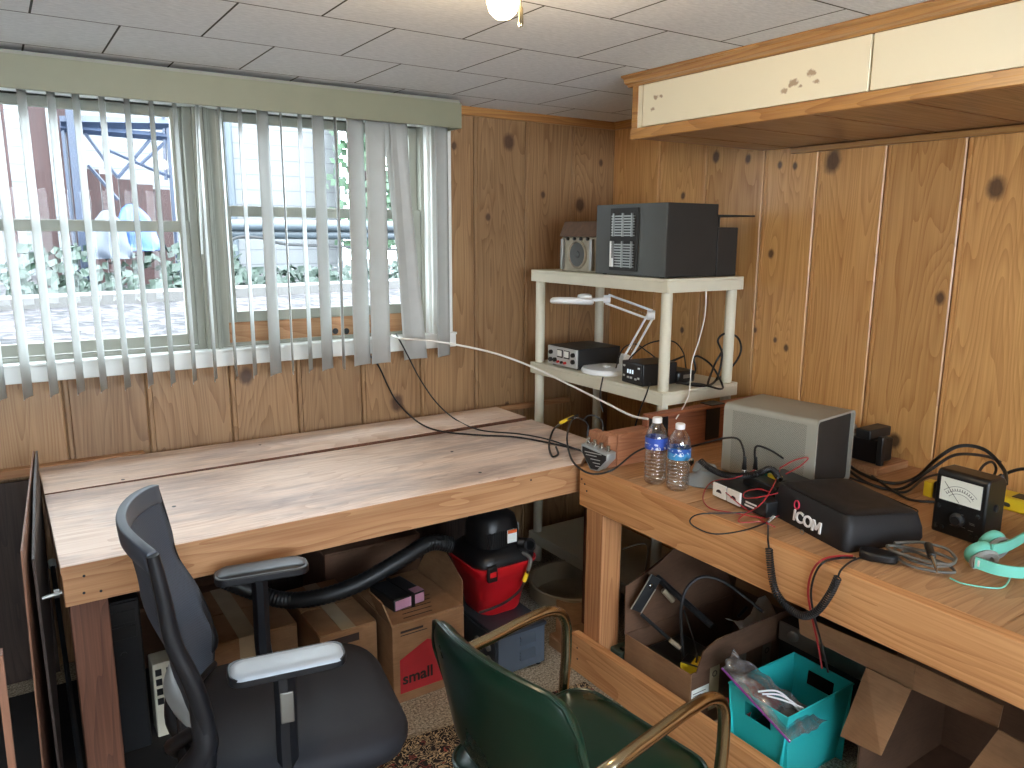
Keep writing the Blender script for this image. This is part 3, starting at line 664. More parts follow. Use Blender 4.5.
# ------------------------------------------------------------------ coax switch on the bench corner
M_alu = plain('cast_aluminium', (178, 184, 184), .4, .5, var=.05)
sw = thing('coax_switch', 'angular aluminium coax switch with black face on the corner of the right bench', 'switch box', (1.70, 1.99, TZ))
SWM = frame(XP(595.5, 460, 1.672), (0.30, -1, 0), (0, 0, 1))   # local x along the face, y up, z toward the camera
outl = [(-.062, .048), (.050, .028), (.050, .004), (.012, -.040), (-.022, -.040), (-.062, .022)]
sc = 1.0
obj('body', MB().prism(outl, -.052, 0, 'z', M=SWM), M_alu, sw, bev=.003)
inn = [(-.055, .040), (.043, .022), (.043, .006), (.008, -.034), (-.018, -.034), (-.055, .018)]
obj('face_plate', MB().prism(inn, 0, .0015, 'z', M=SWM), M_blk2, sw)
for i, (a, b, L) in enumerate(((-.045, .022, .07), (-.04, .012, .045), (-.02, 0, .04), (-.01, -.012, .03), (.0, -.022, .02))):
    obj('face_marking', MB().box(a, a+L, b, b+.0025, .0015, .0019, M=SWM), M_silver, sw)
for k, (x, y) in enumerate(((-.048, .046), (-.022, .041), (.006, .036), (.034, .031))):
    a = SWM @ Vector((x, y, -.026)); u = SWM.to_3x3() @ Vector((0, 1, 0))
    obj('connector', MB().cyl(a, a+u*.022, .0075).cyl(a+u*.004, a+u*.008, .010), M_chrome, sw)

# ------------------------------------------------------------------ water bottles
def water_mats():
    t = NT('clear_bottle'); t.t.nodes.remove(t.b)
    tr = t.n('BsdfTransparent'); tr.inputs[0].default_value = (.985, .99, .99, 1)
    gl = t.n('BsdfGlossy'); gl.inputs['Roughness'].default_value = .06
    lw = t.n('LayerWeight', i_0=.35)
    mx = t.n('MixShader'); t.put(mx.inputs[0], t.mapr(lw.outputs['Facing'], 0, 1, .10, .85)); t.put(mx.inputs[1], tr.outputs[0]); t.put(mx.inputs[2], gl.outputs[0])
    t.put(t.out.inputs[0], mx.outputs[0]); return t.m
M_bot = water_mats(); M_cap = plain('white_cap', (236, 238, 240), .4, var=.02)
def lab_mat(name, a, b, c):
    t = NT(name); tc = t.n('TexCoord').outputs['Object']; sp = t.n('SeparateXYZ'); t.put(sp.inputs[0], tc)
    z = sp.outputs[2]; nz = t.noise(tc, 60, 3)
    m = t.math('GREATER_THAN', t.math('ADD', z, t.math('MULTIPLY', t.math('SUBTRACT', nz, .5), .012)), .125)
    col = t.mix(m, lin(*a), lin(*b)); m2 = t.math('MULTIPLY', t.math('GREATER_THAN', nz, .56), t.math('LESS_THAN', t.math('ABSOLUTE', t.math('SUBTRACT', z, .128)), .012))
    t.set(Base_Color=t.mix(m2, col, lin(*c)), Roughness=.3); return t.m
def bottle(loc, lab, label, s=1.0, lz=(.108, .142)):
    b = thing('water_bottle', label, 'bottle', loc, group='plastic water bottles on the right bench', world=False)
    pr = [(.012, .002), (.026, 0), (.031, .006), (.032, .02)]
    z = .02
    while z < lz[0]-.004:
        pr += [(.0312, z+.004), (.0292, z+.007), (.0312, z+.010)]; z += .0115
    pr += [(.0315, lz[0]), (.0315, lz[1]), (.0312, .150), (.027, .168), (.019, .184), (.0135, .193), (.0125, .197), (.0125, .2)]
    rw = s*1.11
    obj('shell', MB().lathe([(r*(rw if h < .18 else s), h*s) for r, h in pr], None, 28), M_bot, b)
    obj('water', MB().lathe([((r-.0018)*rw, h*s+.001) for r, h in pr if h < .152], None, 24), M_water, b)
    obj('label_band', MB().grid(lambda u, v: (.0324*rw*cos(2*pi*u), .0324*rw*sin(2*pi*u), (lz[0]+(lz[1]-lz[0])*v)*s), 28, 2, True), lab, b)
    obj('cap', MB().lathe([(.0145*s, .193*s), (.0148*s, .195*s), (.0148*s, .208*s), (.0135*s, .210*s)], None, 24), M_cap, b)
t = NT('water'); t.t.nodes.remove(t.b); tr = t.n('BsdfTransparent'); tr.inputs[0].default_value = (.975, .985, .98, 1)
gl = t.n('BsdfGlossy', i_Roughness=.02); lw = t.n('LayerWeight', i_0=.25); mx = t.n('MixShader'); t.put(mx.inputs[0], t.mapr(lw.outputs['Facing'], 0, 1, .02, .4)); t.put(mx.inputs[1], tr.outputs[0]); t.put(mx.inputs[2], gl.outputs[0]); t.put(t.out.inputs[0], mx.outputs[0]); M_water = t.m
bottle((1.770, 1.790, TZ), lab_mat('blue_white_label', (40, 70, 170), (60, 90, 185), (225, 230, 240)), 'clear water bottle with blue and white label nearest the reddish block', 1.06, (.112, .148))
bottle((1.784, 1.700, TZ), lab_mat('light_blue_label', (70, 150, 205), (45, 90, 170), (215, 225, 235)), 'clear water bottle with light blue label standing in front of the other bottle', 1.04, (.10, .136))

# grey desk mic base beside the bottles
M_gpl = plain('grey_plastic', (146, 150, 148), .4, var=.05)
mc = thing('desk_microphone', 'grey wedge shaped desk microphone base beside the water bottles', 'microphone', (1.91, 1.70, TZ))
obj('base', MB().lathe([(.075, 0), (.078, .004), (.070, .012), (.030, .030), (.022, .042)], Matrix.Translation((1.915, 1.70, TZ)) , 30), M_gpl, mc)
obj('wedge', MB().prism([(1.905, TZ+.02), (1.975, TZ+.02), (1.955, TZ+.055), (1.925, TZ+.058)], 1.69, 1.76, 'y'), M_gpl, mc, bev=.008)
obj('jack_ring', MB().lathe([(.013, 0), (.014, .004), (.009, .006)], frame(YP(690, 462, 1.64), (1, 0, 0), (0, 0, 1)), 16), M_chrome, mc)

# ------------------------------------------------------------------ perforated grey cabinet
def perf_mat():
    t = NT('perforated_grey_metal'); tc = t.n('TexCoord').outputs['Object']
    sp = t.n('SeparateXYZ'); t.put(sp.inputs[0], tc)
    s = 2*pi/.006
    a = t.math('SINE', t.math('MULTIPLY', sp.outputs[1], s)); b = t.math('SINE', t.math('MULTIPLY', sp.outputs[2], s)); 
    h = t.math('GREATER_THAN', t.math('MULTIPLY', a, b), .30)
    ins = t.math('MULTIPLY', t.math('LESS_THAN', t.math('ABSOLUTE', sp.outputs[1]), .135), t.math('LESS_THAN', sp.outputs[2], .225))
    ins = t.math('MULTIPLY', ins, t.math('LESS_THAN', sp.outputs[0], -.1))
    m = t.math('MULTIPLY', h, ins)
    t.set(Base_Color=t.mix(m, lin(158, 156, 144), lin(70, 70, 64)), Roughness=.5, Metallic=.15); return t.m
pc = thing('perforated_cabinet', 'grey metal cabinet with perforated face and open dark end against the right wall', 'cabinet', (2.195, 1.60, TZ), (0, 0, radians(7)), world=False)
o_ = rrect(.25, .245, .018, 4); i_ = rrect(.236, .231, .012, 4); n_ = len(o_)
vs = []; 
for (q, yy) in ((o_, -.17), (o_, .17), (i_, -.17), (i_, .17)): vs += [(p_[0], yy, p_[1]+.1225) for p_ in q]
fs = [(k, (k+1) % n_, (k+1) % n_+n_, k+n_) for k in range(n_)]+[(k+2*n_, k+3*n_, (k+1) % n_+3*n_, (k+1) % n_+2*n_) for k in range(n_)]
fs += [(k, k+2*n_, (k+1) % n_+2*n_, (k+1) % n_) for k in range(n_)]+[(k+n_, (k+1) % n_+n_, (k+1) % n_+3*n_, k+3*n_) for k in range(n_)]
obj('shell', MB().add(vs, fs), perf_mat(), pc)
obj('end_panel', MB().prism([(a*.995, b*.995+.1225) for a, b in i_], -.158, -.150, 'y'), M_dgrey2, pc)
obj('end_panel', MB().prism([(a*.995, b*.995+.1225) for a, b in i_], .150, .158, 'y'), M_dgrey2, pc)

# ------------------------------------------------------------------ small black supply with white meters, black box on top
pu = thing('meter_power_supply', 'low black power supply with two white panel meters beside the perforated cabinet', 'power supply', (1.90, 1.46, TZ), (0, 0, radians(-8)), world=False)
obj('case', MB().box(-.09, .12, -.115, .115, .004, .050), M_blk2, pu, bev=.003)
for y0, y1 in ((.052, .112), (-.012, .046)):
    m_ = obj('meter', MB().box(-.097, -.09, y0, y1, .006, .049), M_meter, pu, bev=.002)
    obj('needle_window', MB().prism([((y0+y1)/2+.012*cos(a), .022+.010*sin(a)) for a in [pi*k/8 for k in range(9)]], -.0978, -.097, 'x'), M_black, m_)
for k in range(2): obj('white_lettering', MB().box(-.0912, -.09, -.075+.008*k, -.03+.004*k, .026-.010*k, .031-.010*k), M_meter, pu)
for x in (-.07, .1):
    for y in (-.1, .1): obj('foot', MB().lathe([(.008, 0), (.008, .005)], Matrix.Translation((x, y, 0)), 10), M_black, pu)
tb = thing('black_radio', 'small black radio box with green and yellow terminals stacked on the meter supply', 'radio', (1.94, 1.45, TZ+.0505), (0, 0, radians(-12)), world=False)
obj('case', MB().box(-.07, .09, -.09, .06, .0, .030), M_black, tb, bev=.004)
M_grn = plain('green_plastic', (20, 110, 90), .4)
obj('green_terminal', MB().box(-.02, .01, .015, .05, .030, .040), M_grn, tb, bev=.003)
obj('yellow_terminal', MB().box(-.02, .005, -.035, .008, .030, .042), M_yel, tb, bev=.003)
for px, nm in ((744, 'left'), (755, 'right')):
    P = YP(px, 471, 1.56)
    pl = thing('coax_plug', 'black booted coax plug with silver ring standing upright, %s one of the pair' % nm, 'plug', (P.x, P.y, P.z-.012), group=None)
    obj('boot', MB().lathe([(.0075, .016), (.0085, .02), (.006, .045), (.0045, .06)], Matrix.Translation((P.x, P.y, P.z-.012)), 16), M_black, pl)
    obj('collar', MB().lathe([(.009, -.004), (.0095, 0), (.0095, .016), (.008, .018)], Matrix.Translation((P.x, P.y, P.z-.012)), 10), M_chrome, pl)
def helix(pts, R, pitch, r, n=7, mat=None, kk=24):
    c = cr(pts, kk); L = [0]
    for a, b in zip(c[:-1], c[1:]): L.append(L[-1]+(b-a).length)
    turns = L[-1]/pitch; N = int(turns*11); out = []; j = 0
    up = Vector((.3, .2, 1)).normalized()
    for i in range(N+1):
        s = L[-1]*i/N
        while j < len(L)-2 and L[j+1] < s: j += 1
        f = (s-L[j])/max(1e-9, L[j+1]-L[j]); p = c[j].lerp(c[j+1], f); tg = (c[j+1]-c[j]).normalized()
        a = tg.cross(up); a = a.normalized() if a.length > .05 else tg.orthogonal().normalized(); b = tg.cross(a)
        th = 2*pi*turns*i/N; out.append(p+a*R*cos(th)+b*R*sin(th))
    return MB().tube(out, r, n)
cc = obj('coiled_cord', helix(path(('y', 700, 460, 1.68), ('y', 708, 467, 1.66), ('y', 722, 474, 1.60), ('z', 738, 476, TZ+.075), ('z', 757, 474, TZ+.10), ('z', 771, 469, TZ+.11), ('z', 780, 480, TZ+.095)), .0085, .0062, .0022), M_cable)
tag(cc, 'black coiled microphone cord lying over the small radio beside the perforated cabinet', 'cord')
M_redw = plain('red_wire', (170, 40, 46), .4)
def wire(pts, mat, label, r=.0018):
    return cable('wire', pts, r, mat, label, 'wire')
zw = TZ+.003
wire([('z', 755, 470, TZ+.098), ('z', 735, 478, TZ+.075), ('z', 712, 482, zw+.02), ('z', 703, 496, zw), ('z', 710, 508, zw), ('z', 735, 513, zw), ('z', 765, 518, zw), ('z', 785, 514, zw+.01)], M_redw, 'red wire looping wide in front of the meter power supply')
wire([('z', 780, 470, TZ+.095), ('y', 772, 488, 1.36), ('y', 760, 505, 1.35), ('z', 742, 516, zw+.004), ('z', 740, 522, zw), ('z', 762, 522, zw), ('z', 775, 527, zw)], M_redw, 'red wire curling below the white meters')
wire([('y', 770, 492, 1.37), ('y', 758, 489, 1.36), ('y', 745, 492, 1.42), ('y', 745, 498, 1.42), ('y', 760, 497, 1.35), ('y', 778, 493, 1.36)], M_redw, 'short red wire loop across the face of the meter power supply')
wire([('z', 770, 521, zw), ('z', 745, 530, zw), ('z', 715, 534, zw), ('z', 695, 527, zw), ('z', 690, 520, zw), ('z', 700, 514, zw), ('z', 730, 513, zw+.004), ('z', 752, 512, zw+.004)], M_cable, 'thin black wire loop hanging near the front edge of the right bench', .0022)
wire([('z', 712, 484, zw+.03), ('y', 725, 492, 1.53), ('y', 738, 503, 1.46), ('y', 752, 513, 1.42), ('z', 765, 522, zw+.002)], M_redw, 'red wire slanting across the white meters', .0016)
wire([('y', 780, 468, 1.40), ('y', 795, 460, 1.42), ('y', 808, 458, 1.43), ('y', 800, 466, 1.41), ('y', 786, 474, 1.40)], M_redw, 'red wire bunch behind the black zip cover', .0022)

# ------------------------------------------------------------------ black cover bag with lettering
M_nylon = plain('black_nylon', (19, 19, 22), .6, var=.12, scale=20, bump=.3, bscale=200)
M_lett = plain('white_print', (232, 232, 232), .5, var=.01)
M_pink = plain('red_print', (214, 60, 92), .5, var=.01)
bag = thing('equipment_cover', 'soft black nylon equipment cover with white lettering and red ring logo on the right bench', 'cover', (1.935, 1.20, TZ), (0, 0, radians(-15)), world=False)
# box-like hull : rows from bottom to rounded top, slightly slumped
rows = []
for (ins, z) in ((.004, 0), (0, .012), (.002, .05), (.012, .088), (.022, .097), (.06, .102), (.12, .100)):
    ring_ = rrect(.27-2*ins, .31-2*ins, .022 if ins < .05 else .01, 5)
    rows.append([(x, y, z+(.007*sin(9*x+5*y) if z > .02 else 0)+(-.014*(x/.13) if z > .04 else 0)+(.006*sin(23*y) if z > .08 else 0)) for x, y in ring_])
nn = len(rows[0]); vs = [p for r_ in rows for p in r_]; fs = [(j*nn+i, j*nn+(i+1) % nn, (j+1)*nn+(i+1) % nn, (j+1)*nn+i) for j in range(len(rows)-1) for i in range(nn)]
fs += [tuple(range(nn))[::-1], tuple(range((len(rows)-1)*nn, len(rows)*nn))]
obj('cover', MB().add(vs, fs), M_nylon, bag, ang=60)
LM = frame((-.1385, .045, .045), (0, -1, 0), (.07, 0, 1))
LF = frame((-.1385, -.010, .036), (0, -1, 0), (.08, 0, 1))
text('lettering', 'ICO', .044, M_lett, bag, LF @ Matrix.Translation((-.019, 0, 0)), .002, .0008)
mt = [(.020, -.0155), (.020, .0155), (.0285, .0155), (.0375, -.001), (.0465, .0155), (.055, .0155), (.055, -.0155), (.0485, -.0155), (.0485, .006), (.040, -.0095), (.035, -.0095), (.0265, .006), (.0265, -.0155)]
obj('lettering', MB().prism(mt, -.002, .002, 'z', M=LF), M_lett, bag, smooth=False)
obj('ring_logo', MB().tube([frame((-.1355, .040, .068), (0, -1, 0), (.08, 0, 1)) @ Vector((.010*cos(a), .0115*sin(a), .0)) for a in [2*pi*k/24 for k in range(24)]], .0022, 6, True), M_pink, bag)
obj('seam_piping', MB().tube([(x, y, .0925-.014*(x/.13)+.007*sin(9*x+5*y)) for x, y in [(p_[0]*1.002, p_[1]*1.002) for p_ in rrect(.244, .284, .02, 5)]], .0018, 6, True), M_black, bag)
pl = obj('coax_plug', MB().cyl(XP(775, 516, 1.80), XP(768, 522, 1.785), .006).cyl(XP(768, 522, 1.785), XP(767, 527, 1.775), .0045), M_chrome)
tag(pl, 'bare silver coax plug lying at the left end of the black cover', 'plug')
c = obj('key_ring', MB().tube([XP(802, 532, 1.752)+Vector((.0, .006*cos(a), .006*sin(a))) for a in [2*pi*k/16 for k in range(16)]], .0011, 6, True), M_steel)
tag(c, 'tiny metal ring lying by the front seam of the black cover', 'ring')
# hanging coiled cord over the bench front
hp = path(('x', 769, 548, 1.648), ('x', 771, 570, 1.645), ('x', 776, 592, 1.64), ('x', 790, 609, 1.635), ('x', 805, 616, 1.632), ('x', 818, 610, 1.632), ('x', 830, 594, 1.636), ('x', 838, 577, 1.642))
hc = obj('coiled_cord', helix(hp, .0082, .0062, .0023), M_cable)
tag(hc, 'black coiled microphone cord hanging in a loop over the front edge of the right bench', 'cord')
ROOTW[hc.name] = hc.location.copy()
obj('straight_end', MB().tube(cr(path(('x', 768, 525, 1.77), ('z', 768, 531, TZ+.004), ('x', 768, 540, 1.655), ('x', 769, 548, 1.648)), 6), .0026), M_cable, hc)
obj('straight_end', MB().tube(cr(path(('x', 838, 577, 1.642), ('x', 841, 570, 1.65), ('z', 850, 562, TZ+.006), ('z', 862, 557, TZ+.006)), 6), .0026), M_cable, hc)
hm = thing('hand_microphone', 'black hand microphone lying flat in front of the black cover', 'microphone', (1.86, 1.02, TZ))
HMm = Matrix.Translation(ZP(878, 560, TZ)) @ Matrix.Rotation(radians(-60), 4, 'Z')
obj('body', MB().prism([(-.045, -.016), (-.02, -.026), (.03, -.024), (.045, -.014), (.045, .014), (.03, .024), (-.02, .026), (-.045, .016)], .001, .024, 'z', M=HMm), M_black, hm, bev=.006)
obj('talk_button', MB().box(-.01, .02, .025, .030, .006, .018, M=HMm), M_steel, hm, bev=.002)
wire([('z', 853, 556, zw+.004), ('z', 838, 556, zw), ('x', 822, 560, 1.66), ('x', 812, 572, 1.652), ('x', 808, 592, 1.655), ('x', 812, 618, 1.655), ('x', 817, 640, 1.69), ('x', 822, 668, 1.76)], M_redw, 'red wire hanging over the front edge of the right bench', .0028)
wire([('z', 856, 558, zw+.008), ('z', 840, 558, zw), ('x', 824, 562, 1.657), ('x', 815, 574, 1.648), ('x', 811, 594, 1.65), ('x', 815, 620, 1.65), ('x', 821, 642, 1.685), ('x', 828, 672, 1.76)], M_cable, 'black wire hanging beside the red wire over the bench edge', .0028)

# ------------------------------------------------------------------ analogue multimeter
def dial_mat():
    t = NT('meter_dial'); tc = t.n('TexCoord').outputs['Object']; sp = t.n('SeparateXYZ'); t.put(sp.inputs[0], tc)
    y = sp.outputs[1]; z = t.math('SUBTRACT', sp.outputs[2], .085)
    r = t.math('SQRT', t.math('ADD', t.math('MULTIPLY', y, y), t.math('MULTIPLY', z, z))); m = None
    for R in (.040, .048, .060): 
        k = t.math('LESS_THAN', t.math('ABSOLUTE', t.math('SUBTRACT', r, R)), .0006); m = k if m is None else t.math('MAXIMUM', m, k)
    an = t.math('ARCTAN2', y, z); tick = t.math('MULTIPLY', t.math('GREATER_THAN', t.math('SINE', t.math('MULTIPLY', an, 48)), .55), t.math('LESS_THAN', t.math('ABSOLUTE', t.math('SUBTRACT', r, .0515)), .0030))
    m = t.math('MAXIMUM', m, tick); m = t.math('MULTIPLY', m, t.math('LESS_THAN', t.math('ABSOLUTE', an), .85))
    t.set(Base_Color=t.mix(m, lin(228, 230, 218), lin(90, 90, 84)), Roughness=.3); return t.m
mm = thing('multimeter', 'black analogue multimeter with white dial standing on the right bench', 'meter', (2.165, .982, TZ), (0, 0, radians(-4)), world=False)
obj('case', MB().prism([(-.045, .0), (.045, 0), (.045, .165), (.03, .182), (-.035, .182), (-.045, .172)], -.070, .072, 'y'), M_black, mm, bev=.006)
obj('dial', MB().box(-.0475, -.045, -.056, .056, .098, .162), dial_mat(), mm)
obj('needle', MB().tube([(-.0482, .0, .10), (-.0482, .045, .150)], .0006, 5), M_black, mm)
KM = frame((-.045, .0, .052), (0, -1, 0), (0, 0, 1))
obj('range_knob', MB().lathe([(.020, 0), (.020, .006), (.013, .010), (.012, .014)], KM, 24), M_blk2, mm)
for y, z in ((.056, .078), (-.052, .078), (-.056, .02), (-.04, .02), (.04, .02), (.058, .02), (.0, .09)):
    obj('jack', MB().lathe([(.006, 0), (.006, .004), (.003, .005)], frame((-.045, y, z), (0, -1, 0), (0, 0, 1)), 12), M_blk2, mm)
for i in range(7):
    y = random.uniform(-.05, .035); z = random.uniform(.028, .078)
    obj('scale_marking', MB().box(-.0456, -.045, y, y+.014, z, z+.0016), M_steel, mm)
obj('handle_pivot', MB().lathe([(.010, 0), (.010, .006), (.006, .008)], frame((.0, -.070, .10), (1, 0, 0), (0, 0, 1)), 14), M_blk2, mm)
# cords around the meter
cable('power_cable', [('z', 845, 462, TZ+.012), ('z', 862, 474, TZ+.01), ('z', 890, 483, TZ+.01), ('z', 915, 478, TZ+.01), ('y', 938, 458, 1.18), ('y', 960, 446, 1.14), ('y', 985, 450, 1.08), ('y', 1004, 470, 1.0), ('y', 1006, 484, .96)], .0055, M_cable, 'thick black cord arching behind the multimeter, the taller of two', 'cord')
cable('power_cable', [('z', 848, 470, TZ+.02), ('z', 870, 484, TZ+.012), ('z', 900, 489, TZ+.012), ('y', 930, 470, 1.2), ('y', 955, 455, 1.17), ('y', 985, 456, 1.14), ('y', 1000, 462, 1.13), ('y', 992, 480, 1.10)][:7], .005, M_cable, 'thick black cord arching behind the multimeter, the lower of two', 'cord')
cable('power_cable', [('z', 850, 478, TZ+.006), ('z', 880, 487, TZ+.006), ('z', 905, 492, TZ+.006), ('z', 925, 478, TZ+.02), ('z', 945, 474, TZ+.02), ('z', 960, 478, TZ+.02)], .004, M_cable, 'black cord lying along the bench behind the black cover', 'cord')
cable('power_cable', [('z', 872, 476, TZ+.006), ('z', 895, 492, TZ+.014), ('z', 912, 500, TZ+.006), ('z', 935, 502, TZ+.006), ('z', 958, 505, TZ+.006)], .004, M_cable, 'black cord running straight toward the foot of the multimeter', 'cord')
cable('power_cable', [('y', 975, 480, 1.02), ('y', 983, 466, 1.03), ('y', 992, 462, 1.03), ('y', 996, 470, 1.03), ('y', 990, 482, 1.02)], .004, M_cable, 'small black cord loop standing up behind the multimeter', 'cord')
c = cable('power_cable', [('x', 1003, 476, 2.52), ('x', 1010, 472, 2.52), ('x', 1022, 469, 2.52), ('x', 1040, 470, 2.52)], .005, M_cable, 'black plug and cord entering from the right above the yellow strip', 'cord')
obj('plug', MB().tube(path(('x', 993, 482, 2.50), ('x', 1003, 476, 2.52)), .010), M_black, c)
c = cable('power_cable', [('z', 1000, 502, TZ+.03), ('z', 1012, 506, TZ+.015), ('z', 1030, 508, TZ+.012), ('z', 1060, 512, TZ+.012)], .006, M_black, 'short black cord in front of the yellow strip', 'cord')
ys_ = thing('power_strip', 'yellow power strip lying on the right bench behind the multimeter', 'power strip', (2.52, .96, TZ))
obj('case', MB().box(2.47, 2.55, .60, 1.075, TZ, TZ+.042), M_yel, ys_, bev=.006)
for k in range(4): obj('outlet', MB().box(2.485, 2.535, .66+k*.1, .71+k*.1, TZ+.0415, TZ+.0435), M_black, ys_, bev=.001)
yp = thing('yellow_plug_adapter', 'yellow and black plug adapter among cords behind the black cover', 'adapter', tuple(ZP(938, 498, TZ)))
P = ZP(938, 498, TZ)
obj('yellow_body', MB().box(P.x-.02, P.x+.02, P.y+.01, P.y+.04, TZ, TZ+.05).box(P.x, P.x+.03, P.y-.055, P.y-.025, TZ, TZ+.05), M_yel, yp, bev=.004)
obj('black_body', MB().box(P.x-.025, P.x+.025, P.y-.024, P.y+.009, TZ, TZ+.058), M_black, yp, bev=.008)
# transformer and wood base at the wall
tf = thing('transformer', 'black transformer next to a capacitor on a small wooden base by the right wall', 'transformer', (2.56, 1.53, TZ))
obj('wooden_base', MB().box(2.46, 2.65, 1.42, 1.66, TZ, TZ+.025), M_2xx, tf, bev=.002)
obj('core', MB().box(2.50, 2.60, 1.455, 1.55, TZ+.026, TZ+.11), M_black, tf, bev=.005)
obj('core', MB().box(2.485, 2.615, 1.475, 1.53, TZ+.11, TZ+.145), M_blk2, tf, bev=.004)
obj('capacitor', MB().lathe([(.032, 0), (.034, .004), (.034, .10), (.030, .108), (.026, .106)], Matrix.Translation((2.55, 1.605, TZ+.026)), 24), M_steel, tf)
obj('capacitor_band', MB().lathe([(.0345, .08), (.0348, .082), (.0348, .095), (.0345, .097)], Matrix.Translation((2.55, 1.605, TZ+.026)), 24), M_bronze, tf)
obj('terminal_strip', MB().box(2.49, 2.51, 1.43, 1.45, TZ+.026, TZ+.13), M_blk2, tf, bev=.003)

# teal headphones
M_teal = plain('teal_plastic', (112, 196, 176), .4, var=.04)
hd = thing('headphones', 'teal headphones lying at the front edge of the right bench', 'headphones', tuple(ZP(985, 566, TZ)))
def cup(px, py, z, r, tilt, yaw):
    C_ = ZP(px, py, TZ); C_.z = TZ+z
    Mx = Matrix.Translation(C_) @ Matrix.Rotation(radians(yaw), 4, 'Z') @ Matrix.Rotation(radians(tilt), 4, 'X')
    obj('ear_cup', MB().lathe([(r*.55, -.016), (r*.9, -.014), (r, -.005), (r, .004), (r*.9, .012), (r*.5, .016)], Mx, 28), M_teal, hd)
    obj('ear_pad', MB().lathe([(r*.92, -.016), (r*.98, -.020), (r*.9, -.028), (r*.6, -.027), (r*.5, -.018)], Mx, 28), M_gpl, hd)
    return Mx
A1 = cup(978, 566, .034, .036, -62, -30)
A2 = cup(990, 556, .036, .036, -72, -20)
band = cr(path(('z', 975, 562, TZ+.045), ('z', 1000, 570, TZ+.04), ('z', 1030, 572, TZ+.035), ('z', 1060, 560, TZ+.03), ('z', 1066, 535, TZ+.03), ('z', 1040, 530, TZ+.04), ('z', 1010, 545, TZ+.05), ('z', 992, 550, TZ+.055)), 8)
mb = MB(); vs = []; fs = []
for i, p_ in enumerate(band):
    a = band[max(0, i-1)]; b = band[min(len(band)-1, i+1)]; tg = (b-a).normalized(); nn_ = Vector((-tg.y, tg.x, 0)).normalized()
    for dx, dz in ((-.003, -.014), (.003, -.014), (.003, .014), (-.003, .014)): vs.append(p_+nn_*dx+Vector((0, 0, dz)))
for i in range(len(band)-1):
    for k in range(4): fs.append((i*4+k, i*4+(k+1) % 4, (i+1)*4+(k+1) % 4, (i+1)*4+k))
fs += [(0, 1, 2, 3), tuple(len(vs)-4+k for k in range(4))]
obj('headband', MB().add(vs, fs), M_teal, hd, bev=.001)
P = ZP(979, 562, TZ+.045)
obj('label_mark', MB().box(P.x-.010, P.x-.0085, P.y-.006, P.y+.006, P.z-.008, P.z+.008), M_meter, hd)
cable('thin_wire', [('z', 985, 574, zw), ('z', 975, 582, zw), ('z', 950, 578, zw), ('z', 965, 584, zw), ('z', 1000, 588, zw), ('z', 1010, 578, zw)][2:], .002, M_teal, 'thin pale green headphone wire trailing on the bench', 'wire')
# grey coiled lead with black clips
pts = []
for k in range(34):
    a = k*.62; R = 1+.14*sin(k*1.7)
    c_ = ZP(922, 566, TZ); pts.append(Vector((c_.x+.052*R*cos(a)+.018*sin(k*.5), c_.y+.072*R*sin(a), TZ+.005+.0011*k)))
M_gcab = plain('grey_cable', (96, 94, 88), .5)
gc = obj('test_lead', MB().tube(cr(pts, 6), .0037, 8), M_gcab); tag(gc, 'grey test lead coiled on the right bench between the cover and the headphones', 'cable')
cl = thing('alligator_clip', 'black insulated clip with steel jaw lying on the grey coiled lead', 'clip', tuple(ZP(930, 548, TZ)))
P = ZP(928, 545, TZ+.045); Q = ZP(937, 572, TZ+.045)
obj('handle', MB().tube([P, P.lerp(Q, .45)], .010, 10), M_black, cl, bev=.002)
obj('jaw', MB().tube([P.lerp(Q, .45), P.lerp(Q, .8), Q], .005, 8, rad=[.006, .004, .002]), M_chrome, cl)
# ------------------------------------------------------------------ things under the left bench
def board_mat(name, a, b):
    t = NT(name); tc = t.n('TexCoord').outputs['Object']
    n1 = t.noise(tc, 6, 5, .6); n2 = t.noise(t.mp(tc, scale=(1, 1, 14)), 20, 2)
    c = t.mix(t.mapr(t.math('ADD', n1, t.math('MULTIPLY', n2, .4)), .5, .9), lin(*a), lin(*b))
    t.set(Base_Color=c, Roughness=.85); t.bump(n2, .1, .001); return t.m
M_card = board_mat('cardboard', (150, 112, 78), (124, 90, 60))
M_card2 = board_mat('dark_cardboard', (108, 78, 58), (84, 60, 44))
M_tape = plain('packing_tape', (178, 160, 130), .15, var=.1, coat=.8)
M_print = plain('dark_print', (44, 30, 26), .8, var=.05)
M_redp = plain('red_box_print', (170, 38, 44), .8, var=.08, scale=30)
def carton(label, x0, x1, y0, y1, h, group=None, flaps=True, mat=None, name='cardboard_box', z=0.0):
    b = thing(name, label, 'box', ((x0+x1)/2, (y0+y1)/2, z), group=group)
    obj('body', MB().box(x0, x1, y0, y1, z, z+h-.006), mat or M_card, b, bev=.003)
    xm = (y0+y1)/2
    obj('top_flap', MB().box(x0+.001, x1-.001, y0+.001, xm-.002, z+h-.0055, z+h), mat or M_card, b, bev=.001)
    obj('top_flap', MB().box(x0+.001, x1-.001, xm+.002, y1-.001, z+h-.0055, z+h), mat or M_card, b, bev=.001)
    return b
cA = carton('plain brown box with shiny tape under the bench behind the mesh chair arm', .44, .745, 2.44, 2.85, .265)
obj('packing_tape', MB().box(.55, .61, 2.4385, 2.4397, .13, .265).box(.55, .61, 2.44, 2.85, .2652, .2662), M_tape, cA)
cB = carton('plain brown closed box with dark printed strip, middle of the boxes under the bench', .765, .965, 2.27, 2.66, .285)
obj('printed_strip', MB().box(.79, .90, 2.2685, 2.2697, .235, .262), M_print, cB)
obj('packing_tape', MB().box(.84, .89, 2.27, 2.66, .2852, .2862), M_tape, cB)
